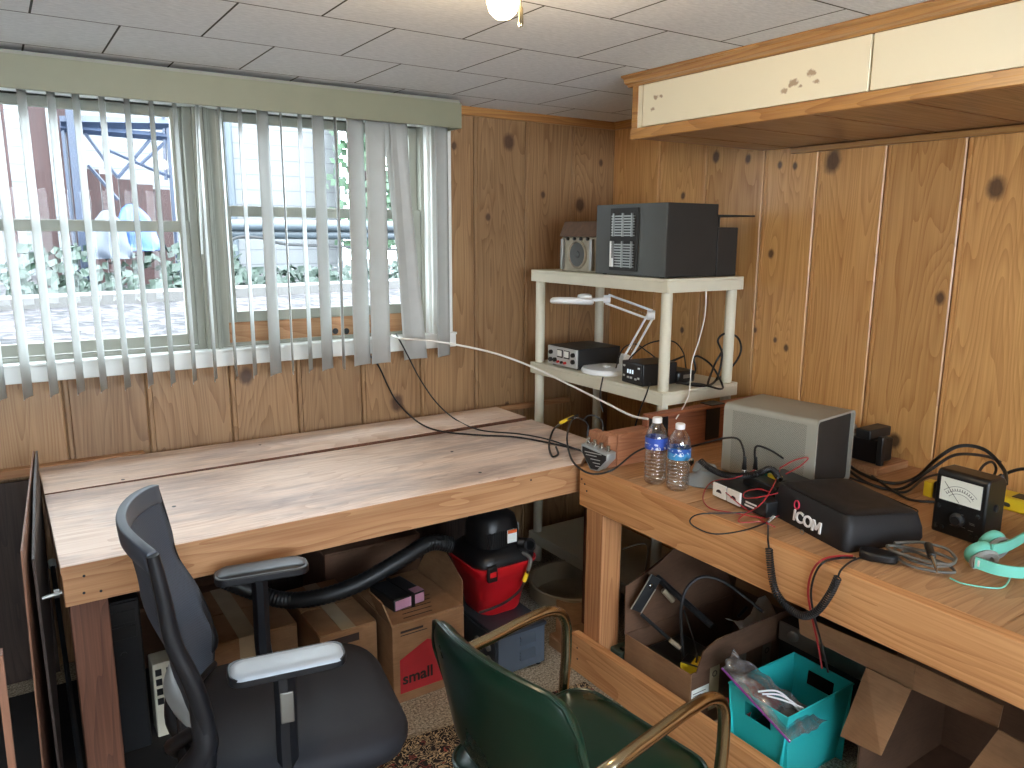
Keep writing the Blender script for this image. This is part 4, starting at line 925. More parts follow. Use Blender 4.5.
# printed moving box with open side flaps
cC = thing('moving_box', 'open brown moving box with a red house print and the word small', 'box', (1.118, 2.38, 0))
bx0, bx1, by0, by1, bh = .985, 1.262, 2.19, 2.56, .300
obj('body', MB().box(bx0, bx1, by0, by1, 0, bh-.012), M_card, cC, bev=.003)
obj('inner_flap', MB().box(bx0+.004, bx1-.004, by0+.002, 2.46, bh-.011, bh-.006), M_card, cC, bev=.001)
lf = [(bx0, bh-.01), (bx0-.03, bh+.10), (bx0-.027, bh+.10), (bx0+.004, bh-.01)]
obj('left_flap', MB().prism([(bx0, bh-.012), (bx0-.035, bh+.085), (bx0-.031, bh+.087), (bx0+.005, bh-.012)], by0, 2.30, 'y'), M_card, cC)
obj('right_flap', MB().add([(bx1, by0+.005, bh-.01), (bx1+.03, by0+.06, bh+.055), (bx1+.05, 2.42, bh+.11), (bx1+.03, 2.5, bh+.10), (bx1, 2.55, bh-.01),
    (bx1-.004, by0+.005, bh-.01), (bx1+.026, by0+.06, bh+.057), (bx1+.046, 2.42, bh+.112), (bx1+.026, 2.5, bh+.102), (bx1-.004, 2.55, bh-.01)],
    [(0, 1, 2, 3, 4), (9, 8, 7, 6, 5), (0, 5, 6, 1), (1, 6, 7, 2), (2, 7, 8, 3), (3, 8, 9, 4), (4, 9, 5, 0)]), M_card, cC)
fy = by0-.0006
hx, hz, hw = 1.105, .035, .095
obj('house_print', MB().prism([(hx-hw, hz), (hx+hw+.02, hz), (hx+hw+.02, hz+.13), (hx+.01, hz+.175), (hx-hw, hz+.125)], fy-.0006, fy, 'y'), M_redp, cC)
text('word_print', 'small', .058, M_print, cC, frame((hx-.028, fy-.0008, hz+.050), (1, 0, 0), (0, 0, 1)), .0004, .0014)
obj('handling_print', MB().box(1.015, 1.10, fy-.0005, fy, .257, .265).box(1.015, 1.115, fy-.0005, fy, .247, .250), M_print, cC)
for k in range(5): obj('flap_print', MB().box(1.04+.01*k, 1.15+.012*k, 2.215+.028*k, 2.219+.028*k, bh-.0058, bh-.0052), M_print, cC)
# toy case with strap on it
M_pnk = plain('mauve_panel', (176, 130, 152), .45)
ks = thing('boxed_set', 'flat dark case with mauve edge and black strap lying on the open moving box', 'case', (1.09, 2.33, .30))
KM2 = Matrix.Translation((1.085, 2.335, .2955)) @ Matrix.Rotation(radians(8), 4, 'Z')
obj('case', MB().box(-.065, .065, -.06, .10, 0, .045, M=KM2), M_blk2, ks, bev=.006)
obj('front_strip', MB().box(-.060, .060, -.0625, -.0602, .006, .040, M=KM2), M_pnk, ks, bev=.001)
obj('top_strip', MB().box(.02, .062, -.058, -.02, .0452, .0465, M=KM2), M_pnk, ks)
obj('strap', MB().box(.004, .018, -.0645, .1, .0468, .0485, M=KM2).box(.004, .018, -.0665, -.063, .0, .0485, M=KM2), M_black, ks)
# dark box and tilted board behind
cD = carton('dark brown box at the back wall under the bench', .95, 1.36, 2.72, 3.0, .36, mat=M_card2)
cE = carton('low dark box in the back left under the bench', .30, .68, 2.89, 3.04, .24, mat=M_card2)
# small router like thing on a box at the far left
rt_ = thing('network_switch', 'cream plastic box with square ports under the left end of the bench', 'electronic device', (.33, 2.48, 0))
obj('case', MB().box(.285, .37, 2.44, 2.52, 0, .255), plain('cream_plastic', (200, 196, 176), .5), rt_, bev=.004)
for k in range(4): obj('port', MB().box(.293, .311, 2.4385, 2.4405, .115+.033*k, .137+.033*k).box(.325, .343, 2.4385, 2.4405, .115+.033*k, .137+.033*k), M_black, rt_)
M_tower = plain('near_black_plastic', (13, 14, 18), .5, var=.1)
tc_ = thing('computer_tower', 'tall black computer case standing under the left end of the bench', 'computer', (.27, 2.6, 0))
obj('case', MB().box(.15, .265, 2.42, 2.86, 0, .50), M_tower, tc_, bev=.004)
obj('front_bezel', MB().box(.153, .262, 2.412, 2.42, .005, .495), M_tower, tc_, bev=.003)
obj('drive_slot', MB().box(.165, .25, 2.409, 2.412, .43, .47).box(.165, .25, 2.409, 2.412, .38, .42), M_black, tc_, bev=.001)
obj('power_button', MB().lathe([(.009, 0), (.009, .003), (.006, .004)], frame((.21, 2.412, .33), (1, 0, 0), (0, 0, 1)), 14), M_black, tc_)

# blue grey metal cabinet (louvres) with the shop vacuum on top
M_bgrey = plain('blue_grey_metal', (84, 96, 110), .45, .2, var=.06)
M_lid = plain('dark_blue_metal', (50, 58, 68), .45, .2, var=.06)
wc = thing('welder_cabinet', 'small blue-grey metal cabinet with two louvre banks beneath the red vacuum', 'cabinet', (1.465, 2.28, 0))
obj('body', MB().box(1.362, 1.568, 2.122, 2.47, .012, .170), M_bgrey, wc, bev=.004)
obj('lid', MB().box(1.356, 1.572, 2.117, 2.475, .160, .175), M_lid, wc, bev=.003)
obj('front_panel', MB().box(1.354, 1.361, 2.13, 2.46, .015, .158), M_lid, wc, bev=.002)
for zc_ in (.052, .112):
    for k in range(3):
        z = zc_+k*.013; obj('louvre', MB().prism([(2.122, z+.009), (2.110, z+.001), (2.122, z-.001)], 1.455, 1.520, 'x'), M_bgrey, wc)
for y, z, r in ((2.17, .11, .012), (2.17, .06, .018), (2.25, .11, .010), (2.25, .05, .012)):
    obj('knob', MB().lathe([(r, 0), (r, .008), (r*.7, .011)], frame((1.354, y, z), (0, -1, 0), (0, 0, 1)), 16), M_steel, wc)
for x in (1.38, 1.55):
    for y in (2.14, 2.45): obj('foot', MB().lathe([(.010, 0), (.012, .012)], Matrix.Translation((x, y, 0)), 10), M_black, wc)
M_vred = plain('red_tank_plastic', (196, 26, 34), .35, var=.05)
VX, VY, VZ = 1.475, 2.345, .1755
vac = thing('shop_vacuum', 'red tank shop vacuum with black motor head on top of the blue-grey cabinet', 'vacuum', (VX, VY, VZ))
def rr_ring(w_, d_, r_, z): return [(VX+x, VY+y, z) for x, y in rrect(w_, d_, r_, 5)]
def loft(rings, caps=True):
    n = len(rings[0]); vs = [p for r_ in rings for p in r_]; fs = [(j*n+i, j*n+(i+1) % n, (j+1)*n+(i+1) % n, (j+1)*n+i) for j in range(len(rings)-1) for i in range(n)]
    if caps: fs += [tuple(range(n))[::-1], tuple(range((len(rings)-1)*n, len(rings)*n))]
    return MB().add(vs, fs)
obj('tank', loft([rr_ring(.17, .17, .05, VZ), rr_ring(.18, .18, .05, VZ+.01), rr_ring(.205, .205, .055, VZ+.08), rr_ring(.21, .21, .055, VZ+.085), rr_ring(.24, .24, .06, VZ+.155), rr_ring(.248, .248, .06, VZ+.158), rr_ring(.262, .262, .06, VZ+.195), rr_ring(.274, .274, .06, VZ+.198), rr_ring(.276, .276, .06, VZ+.208)]), M_vred, vac, ang=50)
obj('lid', loft([rr_ring(.262, .262, .06, VZ+.208), rr_ring(.264, .264, .06, VZ+.222), rr_ring(.24, .24, .06, VZ+.245), rr_ring(.20, .20, .06, VZ+.262)]), M_black, vac, ang=50)
obj('motor_head', loft([rr_ring(.18, .18, .06, VZ+.262), rr_ring(.178, .178, .06, VZ+.32), rr_ring(.16, .16, .06, VZ+.365), rr_ring(.11, .11, .05, VZ+.385)]), M_black, vac, ang=50)
for k in range(9): obj('vent_rib', MB().box(VX-.075+k*.009, VX-.071+k*.009, VY-.0925, VY-.086, VZ+.268, VZ+.325), M_blk2, vac)
wl = obj('warning_label', MB().box(VX+.012, VX+.052, VY-.0935, VY-.0890, VZ+.275, VZ+.325), M_meter, vac); 
obj('orange_band', MB().box(VX+.012, VX+.052, VY-.0940, VY-.0934, VZ+.312, VZ+.325), plain('orange_print', (222, 100, 50), .5), wl)
obj('side_label', MB().box(VX+.0895, VX+.0925, VY-.045, VY+.0, VZ+.275, VZ+.325), M_gpl, vac)
obj('carry_handle', MB().tube(cr([(VX-.05, VY, VZ+.38), (VX-.04, VY, VZ+.41), (VX+.04, VY, VZ+.41), (VX+.05, VY, VZ+.38)]), .012, 10), M_black, vac)
obj('latch', MB().box(VX-.105, VX-.065, VY-.146, VY-.130, VZ+.165, VZ+.225), M_black, vac, bev=.004)
obj('latch', MB().box(VX-.100, VX-.072, VY-.149, VY-.146, VZ+.185, VZ+.205), M_vred, vac, bev=.002)
obj('blower_port', MB().lathe([(.026, 0), (.026, .05), (.019, .05), (.019, .002)], frame((VX+.07, VY-.105, VZ+.262), (1, 0, 0), (0, .3, 1)), 20), M_black, vac)
obj('bend', MB().tube(cr([(VX+.06, VY-.12, VZ+.24), (VX+.075, VY-.15, VZ+.22), (VX+.06, VY-.155, VZ+.18)]), .008, 8), M_steel, vac)
vc = obj('cord', MB().tube(cr([(VX+.06, VY-.155, VZ+.18), (VX+.055, VY-.152, VZ+.15), (VX+.03, VY-.142, VZ+.10), (VX-.02, VY-.135, VZ+.07), (VX-.08, VY-.135, VZ+.06), (VX-.13, VY-.12, VZ+.05)]), .005, 8), M_black, vac)
obj('cord_tag', MB().tube([(VX+.058, VY-.154, VZ+.170), (VX+.047, VY-.150, VZ+.138)], .0085, 8), M_yel, vc)
hs = path(('y', 452, 545, 2.40), ('y', 430, 543, 2.42), ('y', 400, 560, 2.42), ('y', 360, 583, 2.44), ('y', 320, 597, 2.48), ('y', 285, 600, 2.55), ('y', 255, 592, 2.6), ('y', 225, 580, 2.62))
hc2 = cr(hs, 16); rad = [.029+(.0018 if i % 2 else -.0008) for i in range(len(hc2))]
vh = obj('vacuum_hose', MB().tube(hc2, .024, 14, rad=rad), M_blk2); tag(vh, 'ribbed black vacuum hose sagging across the boxes under the bench', 'hose')
# extra arm rest style dark piece skipped; round tray and cardboard beside the vacuum
M_beige = plain('beige_plastic', (150, 136, 112), .5)
tr_ = thing('round_tray', 'round beige tray on the floor between the vacuum and the bench post', 'tray', (2.06, 2.5, 0))
obj('rim', MB().lathe([(.17, 0), (.20, .04), (.205, .10), (.20, .104), (.19, .10), (.18, .02), (.165, .012)], Matrix.Translation((1.98, 2.60-.14, 0)), 36), M_beige, tr_)
sc_ = obj('torn_cardboard', MB().add([(1.70, 2.23, .02), (1.86, 2.16, .015), (1.93, 2.26, .10), (1.80, 2.36, .09), (1.70, 2.23, .026), (1.86, 2.16, .021), (1.93, 2.26, .106), (1.80, 2.36, .096)], [(0, 1, 2, 3), (7, 6, 5, 4), (0, 4, 5, 1), (1, 5, 6, 2), (2, 6, 7, 3), (3, 7, 4, 0)]), M_card)
tag(sc_, 'torn scrap of brown cardboard leaning by the round tray', 'cardboard')
cF = carton('low brown box on the floor just left of the bench post', 1.66, 1.86, 2.10, 2.22, .05)

fm = obj('shade_mat', MB().box(-.60, .34, 1.75, 2.95, .0, .005), plain('black_shade_mat', (24, 23, 24), .9), bev=.002); tag(fm, 'thin black mat added as shade on the carpet below the left end of the window bench', 'mat')  # mat added to stand in for the dark shade on the carpet
# dark panels added to stand in for shade under the bench and left of it
dp = obj('dark_wood_shade_panel', MB().box(.12, 1.90, 3.065, 3.085, .0, .64), M_darkwood); tag(dp, 'dark panel added as shade against the wall beneath the window bench', 'panel')
dp2 = obj('dark_wood_shade_panel', MB().box(-1.1, .055, 3.05, 3.061, .0, .735), M_darkwood); tag(dp2, 'dark panel added as shade against the wall left of the window bench', 'panel')
# leaning boards at the far left
def lean(name, label, pts, th, mat, off=(1, 0, 0)):
    o_ = Vector(off)*th; v0 = [Vector(p) for p in pts]; n = len(v0); v1 = [p+o_ for p in v0]
    o = obj(name, MB().add(v0+v1, [tuple(range(n)), tuple(range(n, 2*n))[::-1]]+[(i, i+n, (i+1) % n+n, (i+1) % n) for i in range(n)]), mat); tag(o, label, 'board'); return o
M_ply = wood('stained_plywood', (150, 104, 78), (92, 62, 48), 'z', rough=.55)
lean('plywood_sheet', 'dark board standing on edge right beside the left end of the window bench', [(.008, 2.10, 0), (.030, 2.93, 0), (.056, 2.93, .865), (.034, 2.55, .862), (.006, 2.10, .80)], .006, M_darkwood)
lean('plywood_sheet', 'brown plywood sheet with pale edge leaning at the far left of the pair', [(-.03, 2.0, 0), (.02, 2.90, 0), (.048, 2.93, .865), (-.014, 2.0, .862)], .004, M_ply)
lean('pale_board', 'pale narrow board standing upright at the left edge', [(-.075, 1.50, 0), (-.075, 1.53, 0), (-.066, 1.53, .86), (-.066, 1.50, .86)], .012, M_ply)
ml = thing('metal_rail', 'grey metal rail leaning beside the left bench leg', 'rail', (.04, 2.2, 0))
obj('rail', MB().tube([(.06, 2.06, .01), (.062, 2.75, .52)], .008, 6), M_blk2, ml)
obj('end_cap', MB().tube([(.062, 2.75, .52), (.062, 2.77, .535)], .012, 8), M_gpl, ml)

# ------------------------------------------------------------------ things under the right bench
ob = thing('open_carton', 'open carton full of tools behind the lower rail of the right bench', 'box', (1.99, 1.69, 0))
X0, X1, Y0, Y1, H = 1.712, 2.28, 1.535, 1.845, .206
t_ = .005
obj('front_panel', MB().box(X0, X0+t_, Y0, Y1, 0, H), M_card, ob, bev=.001)
obj('rear_panel', MB().box(X1-t_, X1, Y0, Y1, 0, H+.03), M_card2, ob, bev=.001)
obj('right_panel', MB().box(X0+t_, X1-t_, Y0, Y0+t_, 0, H+.002), M_card2, ob, bev=.001)
obj('left_panel', MB().box(X0+t_, X1-t_, Y1-t_, Y1, 0, H+.002), M_card2, ob, bev=.001)
obj('bottom_panel', MB().box(X0+t_, X1-t_, Y0+t_, Y1-t_, 0, t_), M_card2, ob)
def flap(nm, pts, mat, n=(0, -1, 0), th=.004):
    o_ = Vector(n)*th; v0 = [Vector(p) for p in pts]; k = len(v0)
    return obj(nm, MB().add(v0+[p+o_ for p in v0], [tuple(range(k)), tuple(range(k, 2*k))[::-1]]+[(i, i+k, (i+1) % k+k, (i+1) % k) for i in range(k)]), mat, ob)
rp = flap('right_flap', [(X0+.02, Y0, H), (X1, Y0, H), (X1, Y0-.02, .30), (XP(797, 600, 2.2).x, Y0-.02, .318), (1.80, Y0-.02, .315), (1.755, Y0-.005, .28)], M_card2)
flap('left_flap', [(X0, Y1, H), (X1, Y1, H), (X1, Y1+.10, .37), (2.02, Y1+.085, .42), (1.90, Y1+.04, .405), (1.735, Y1+.03, .365)], M_card2, (0, 1, 0))
flap('rear_flap', [(X1, Y0, H+.03), (X1, Y1, H+.03), (X1+.06, Y1+.03, .40), (X1+.06, Y0, .36)], M_card, (1, 0, 0))
for i, x in enumerate((1.80, 1.93, 2.06)):
    sp_ = obj('printed_tape', MB().box(x, x+.045, Y0-.0012, Y0-.0004, .05, H), M_tape if i == 0 else plain('grey_tape%d' % i, (110, 96, 84), .4), ob)
    text('tape_print', 'O', .03, M_print, sp_, frame((x+.022, Y0-.0016, H-.03), (1, 0, 0), (0, 0, 1)), .0003, .0)
obj('shipping_label', MB().box(X0+.006, X0+.085, Y0-.0018, Y0-.0008, .085, .150), M_meter, ob)
for k in range(5): obj('label_print', MB().box(X0+.012, X0+.070-(k % 2)*.02, Y0-.0022, Y0-.0018, .098+k*.009, .100+k*.009), M_print, ob)
# tools in the carton
def tool(name, pts, r, mat, label, cat, flat=1.0, n=8):
    o = obj(name, MB().tube(pts, r, n, flat=flat), mat); return tag(o, label, cat)
sqt = thing('steel_bracket', 'dark steel bracket with two bright edges and a round bolt sticking up in the carton', 'bracket', (1.83, 1.75, .25))
a, b, c_, d_ = YP(631, 609, 1.825), YP(651.5, 574.5, 1.835), YP(661, 580, 1.82), YP(641, 613, 1.815)
o_ = Vector((.003, .006, .0))
obj('plate', MB().add([a, b, c_, d_, a+o_, b+o_, c_+o_, d_+o_], [(0, 1, 2, 3), (7, 6, 5, 4), (0, 4, 5, 1), (1, 5, 6, 2), (2, 6, 7, 3), (3, 7, 4, 0)]), M_blk2, sqt)
obj('bright_edge', MB().tube([a-o_*.2, b-o_*.2], .0022, 6), M_steel, sqt)
obj('bright_edge', MB().tube([d_-o_*.2, d_.lerp(c_, .72)-o_*.2], .0022, 6), M_steel, sqt)
cbt = YP(651, 586, 1.822)
obj('bolt', MB().lathe([(.009, 0), (.009, .002), (.005, .005)], frame(cbt, (1, 0, 0), (0, 0, 1)), 14), M_chrome, sqt)
hk = thing('hacksaw', 'long dark hand saw frame lying diagonally in the open carton', 'saw', (1.95, 1.7, .15))
obj('frame_bar', MB().tube([YP(657, 577, 1.86), YP(712, 626, 1.62)], .012, 6), M_blk2, hk, bev=.001)
obj('wooden_handle', MB().tube([YP(663, 590, 1.82), YP(673, 601, 1.80)], .010, 10), M_beige, hk)
obj('rear_bar', MB().tube([YP(641, 614, 1.81), YP(682, 650, 1.68)], .007, 6), M_blk2, hk)
obj('rear_grip', MB().tube([YP(670, 640, 1.70), YP(680, 648, 1.675)], .008, 8), M_beige, hk)
cable('cable', [('x', 684, 668, 1.80), ('x', 682, 640, 1.82), ('x', 681, 610, 1.86), ('x', 687, 588, 1.90), ('x', 702, 577, 1.95), ('x', 722, 581, 2.0), ('x', 742, 595, 2.05), ('x', 763, 612, 2.08)], .0055, M_cable, 'black hose-like cable arching out of the open carton')
cable('cable', [('x', 684, 610, 1.87), ('x', 692, 635, 1.84), ('x', 697, 655, 1.80), ('x', 694, 668, 1.79)], .003, M_cable, 'thin black cord dropping inside the open carton')
yl = thing('battery_pack', 'yellow and black labelled pack inside the near corner of the carton', 'pack', tuple(XP(693, 662, 1.80)))
P = XP(694, 660, 1.80); PM = Matrix.Translation(P) @ Matrix.Rotation(.4, 4, 'Z')
obj('body', MB().box(-.03, .03, -.035, .035, -.09, .0, M=PM), M_black, yl, bev=.004)
obj('yellow_label', MB().box(-.029, .029, -.034, .0, .0002, .0015, M=PM).box(-.0315, -.0302, -.034, .034, -.05, -.005, M=PM), M_yel, yl)
bt = thing('tool_case', 'dark grey tool case lying inside the open carton', 'case', (1.88, 1.72, .006))
obj('body', MB().box(1.73, 1.98, 1.62, 1.83, .006, .14), M_blk2, bt, bev=.012)
obj('latch', MB().box(1.722, 1.73, 1.70, 1.74, .08, .11), M_gpl, bt, bev=.002)
pp = obj('crumpled_paper', MB().grid(lambda u, v: (2.02+.22*u, 1.57+.10*v+.01*sin(9*u), .20+.03*sin(5*u+3*v)+.05*v), 8, 6), M_meter, solid=.001); tag(pp, 'crumpled white paper sheet in the far end of the open carton', 'paper')
pn = obj('black_marker', MB().tube([XP(747, 607, 2.12), XP(738, 617, 2.08)], .006, 8), M_black); tag(pn, 'black marker pen resting in the far end of the open carton', 'pen')
gb = thing('green_tray', 'dark greenish plastic bin beside the bench post behind the rail', 'bin', (1.80, 1.90, 0))
obj('body', MB().box(1.715, 1.90, 1.862, 1.925, 0, .12), plain('dark_green', (52, 66, 58), .5), gb, bev=.005)
obj('contents', MB().tube([(1.73, 1.88, .122), (1.85, 1.90, .130)], .010, 8), M_blk2, gb)
wsc = thing('wire_rack', 'thin grey bent wire frame standing behind the bench post', 'rack', (1.95, 2.2, .3))
obj('wire_frame', MB().tube(cr(path(('x', 622, 549, 1.98), ('x', 646, 544, 2.04), ('x', 646, 566, 2.04), ('x', 643, 578, 2.04), ('x', 641, 600, 2.04), ('p', 2.04, 2.13, .003)), 6), .0025, 6), M_steel, wsc)

# teal basket
M_tb = plain('turquoise_plastic', (48, 186, 186), .4, var=.03)
bk = thing('storage_basket', 'turquoise plastic basket with handle slots at the lower right on the floor', 'basket', (1.88, 1.28, 0))
KX0, KX1, KY0, KY1, KH = 1.725, 2.035, 1.185, 1.395, .25
def bw(nm, A, B, slot):         # a tapered wall from A to B (bottom inset), with a handle slot
    A = Vector(A); B = Vector(B); inw = Vector((0, 0, 1)).cross(B-A).normalized()
    def P3(u, v, k): return A.lerp(B, u)*1+Vector((0, 0, v*KH))+inw*(.022*(1-v)+k*.003)
    us = [0, .28, .72, 1]; vs_ = [0, .70, .89, 1]; mb = MB()
    for i in range(3):
        for j in range(3):
            if slot and i == 1 and j == 1: continue
            u0, u1, v0, v1 = us[i], us[i+1], vs_[j], vs_[j+1]
            q = [P3(u0, v0, 0), P3(u1, v0, 0), P3(u1, v1, 0), P3(u0, v1, 0), P3(u0, v0, 1), P3(u1, v0, 1), P3(u1, v1, 1), P3(u0, v1, 1)]
            mb.add(q, [(0, 1, 2, 3), (7, 6, 5, 4), (0, 4, 5, 1), (1, 5, 6, 2), (2, 6, 7, 3), (3, 7, 4, 0)])
    return obj(nm, mb, M_tb, bk, smooth=False)
bw('front_wall', (KX0, KY1, 0), (KX0, KY0, 0), True); bw('right_wall', (KX0, KY0, 0), (KX1, KY0, 0), False)
bw('rear_wall', (KX1, KY0, 0), (KX1, KY1, 0), True); bw('left_wall', (KX1, KY1, 0), (KX0, KY1, 0), False)
obj('bottom', MB().box(KX0+.02, KX1-.02, KY0+.02, KY1-.02, .0, .005), M_tb, bk)
obj('rim', MB().tube([(KX0, KY0, KH), (KX1, KY0, KH), (KX1, KY1, KH), (KX0, KY1, KH)], .0035, 6, True), M_tb, bk)
bb = thing('black_pouch', 'black pouch filling the bottom of the turquoise basket', 'pouch', (1.9, 1.29, .01))
obj('body', MB().box(1.76, 2.0, 1.22, 1.365, .006, .12), M_nylon, bb, bev=.02, segs=3)
obj('zip', MB().tube([(1.77, 1.29, .1215), (1.99, 1.29, .1215)], .0025, 6), M_steel, bb)
# zip bag
def bag_mat():
    t = NT('clear_film'); t.t.nodes.remove(t.b); tc = t.n('TexCoord').outputs['Object']
    tr = t.n('BsdfTransparent'); tr.inputs[0].default_value = (.86, .86, .87, 1); gl = t.n('BsdfGlossy', i_Roughness=.12); df = t.n('BsdfDiffuse'); df.inputs[0].default_value = (.7, .7, .72, 1)
    nz = t.noise(tc, 26, 4, .6); bp = t.n('Bump', i_Strength=.9, i_Distance=.01); t.put(bp.inputs['Height'], nz); t.put(gl.inputs['Normal'], bp.outputs[0])
    m1 = t.n('MixShader', i_0=.35); t.put(m1.inputs[1], gl.outputs[0]); t.put(m1.inputs[2], df.outputs[0])
    mx = t.n('MixShader'); t.put(mx.inputs[0], t.mapr(nz, .42, .75, .06, .45)); t.put(mx.inputs[1], tr.outputs[0]); t.put(mx.inputs[2], m1.outputs[0]); t.put(t.out.inputs[0], mx.outputs[0]); return t.m
M_film = bag_mat()
zbg = thing('zip_bag', 'clear zip bag with purple seal draped over the turquoise basket', 'bag', (1.8, 1.25, .25))
c0, c1, c2, c3 = XP(722, 668, 1.712), XP(790, 742, 1.700), XP(826, 722, 1.86), XP(735, 650, 1.86)
c3 = XP(733, 650, 1.79)
def film(u, v, off=0):
    p = (c0.lerp(c1, u)).lerp(c3.lerp(c2, u), v)
    bulge = sin(pi*min(1, max(0, v*1.1)))*sin(pi*u)
    return p+Vector((-.01, -.01, .02))*bulge*(1 if off == 0 else -.6)+Vector((.004*sin(17*u+9*v), .003*sin(23*v), .006*sin(13*u-11*v+2*u*v*9)))*min(1, v*4)
obj('film', MB().grid(lambda u, v: film(u, v), 24, 20), M_film, zbg, solid=.0006)
obj('rear_film', MB().grid(lambda u, v: film(u, v, 1), 18, 14), M_film, zbg, solid=.0006)
obj('purple_seal', MB().tube([film(k/12, 0)+Vector((-.001, -.001, 0)) for k in range(13)], .0032, 6), plain('purple_seal', (120, 40, 130), .4), zbg)
tg = obj('printed_card', MB().grid(lambda u, v: film(.25+.4*u, .3+.4*v, 1)+Vector((.006, .004, -.012)), 6, 5), plain('red_white_print', (190, 70, 70), .5, var=.5, scale=60), solid=.001); tag(tg, 'small red and white printed card inside the clear zip bag', 'card')
for k in range(3):
    s_ = obj('white_tie', MB().tube(cr([film(.45+.05*k, .35), film(.6+.04*k, .55)+Vector((0, 0, .012)), film(.72+.05*k, .75)+Vector((0, 0, .008)), film(.86-.06*k, .72+.07*k)+Vector((-.01, 0, -.004))]), .0028, 6), M_cap)
    tag(s_, ('thin white plastic tie in the zip bag, lowest of three', 'thin white plastic tie in the zip bag, middle of three', 'thin white plastic tie in the zip bag, topmost of three')[k], 'tie', 'white ties inside the zip bag')
rpk = obj('red_packet', MB().grid(lambda u, v: Vector(XP(722, 706, 1.745))+Vector((.05*u, -.07*v, .03*sin(4*u+3*v)-.02*u)), 8, 8), M_redp, solid=.003); tag(rpk, 'crumpled red packet squeezed between carton and turquoise basket', 'packet')

# cartons at the bottom right
cg = thing('flap_carton', 'tall carton with hanging flaps at the lower right under the bench', 'box', (2.1, .75, 0))
G0, G1, GY0, GY1, GH = 1.86, 2.34, .30, 1.06, .42
def P_(x, px, py): return XP(px, py, x)
obj('body', MB().box(G0+.01, G0+.016, GY0, GY1, 0, .10).box(G1-.006, G1, GY0, GY1, 0, GH).box(G0+.016, G1-.006, GY1-.006, GY1, 0, GH).box(G0+.016, G1-.006, GY0, GY0+.006, 0, GH).box(G0+.016, G1-.006, GY0+.006, GY1-.006, 0, .006), M_card2, cg)
def slab(nm, pts, mat, par, n, th=.004):
    o_ = Vector(n).normalized()*th; v0 = [Vector(p) for p in pts]; k = len(v0)
    return obj(nm, MB().add(v0+[p+o_ for p in v0], [tuple(range(k)), tuple(range(k, 2*k))[::-1]]+[(i, i+k, (i+1) % k+k, (i+1) % k) for i in range(k)]), mat, par)
slab('upper_strip', [P_(1.85, 798, 614), P_(1.85, 915, 664), P_(1.87, 913, 690), P_(1.87, 800, 634)], M_card, cg, (1, 0, 0))
slab('lower_strip', [P_(1.86, 915, 664), P_(1.86, 1003, 706), P_(1.86, 998, 728), P_(1.86, 913, 690)], M_card, cg, (1, 0, 0))
slab('left_flap', [P_(1.85, 866, 668), P_(1.845, 911, 690), P_(1.76, 881, 756), P_(1.78, 840, 736)], M_card, cg, (1, 0, 0))
slab('right_flap', [P_(1.80, 998, 730), P_(1.80, 1040, 752), P_(1.76, 1010, 800), P_(1.76, 960, 780)], M_card, cg, (1, 0, 0))
ch = thing('metal_chassis', 'grey metal chassis with round knob behind the turquoise basket', 'chassis', (2.2, 1.3, 0))
obj('body', MB().box(2.10, 2.45, 1.10, 1.50, .006, .30), M_blk2, ch, bev=.004)
obj('front_strip', MB().box(2.092, 2.10, 1.10, 1.50, .235, .30), M_steel, ch, bev=.002)
obj('knob', MB().lathe([(.018, 0), (.018, .010), (.012, .014)], frame((2.092, 1.44, .27), (0, -1, 0), (0, 0, 1)), 18), M_steel, ch)
for x in (2.12, 2.43):
    for y in (1.12, 1.48): obj('foot', MB().lathe([(.010, 0), (.010, .006)], Matrix.Translation((x, y, 0)), 8), M_black, ch)
cI = carton('large closed dark carton against the wall under the right bench', 2.32, 2.64, 1.55, 2.0, .42, mat=M_card2) 

# ------------------------------------------------------------------ patterned rug
def rug_mat():
    t = NT('oriental_rug'); P = t.n('NewGeometry').outputs['Position']
    sq = t.noise(P, 30, 2, .5, 1.4); sq2 = t.noise(P, 11, 2)
    v = t.n('TexVoronoi', feature='DISTANCE_TO_EDGE'); t.put(v.inputs['Vector'], P); v.inputs['Scale'].default_value = 46
    v2 = t.n('TexVoronoi', feature='F1'); t.put(v2.inputs['Vector'], P); v2.inputs['Scale'].default_value = 46
    m = t.math('GREATER_THAN', t.math('ADD', t.math('SINE', t.math('MULTIPLY', sq, 40)), t.math('MULTIPLY', sq2, .6)), .85)
    sel = t.n('SeparateColor'); t.put(sel.inputs[0], v2.outputs['Color'])
    lc = t.mix(t.math('GREATER_THAN', sel.outputs[1], .8), lin(190, 164, 126), lin(150, 70, 60))
    t.set(Base_Color=t.mix(m, lin(24, 18, 18), lc), Roughness=.95); t.bump(t.noise(P, 300, 2), .6, .004); return t.m
ra, rbb = ZP(400, 742, .006), ZP(480, 716, .006)
dr = (rbb-ra).normalized(); nr = Vector((dr.y, -dr.x, 0))
q = [ra-dr*1.3, ra+dr*.70, ra+dr*.70+nr*1.6, ra-dr*1.3+nr*1.6]
rg = obj('rug', MB().prism([(p_.x, p_.y) for p_ in q], .0, .008, 'z'), rug_mat()); tag(rg, 'black and beige floral patterned rug on the carpet below the chairs', 'rug')

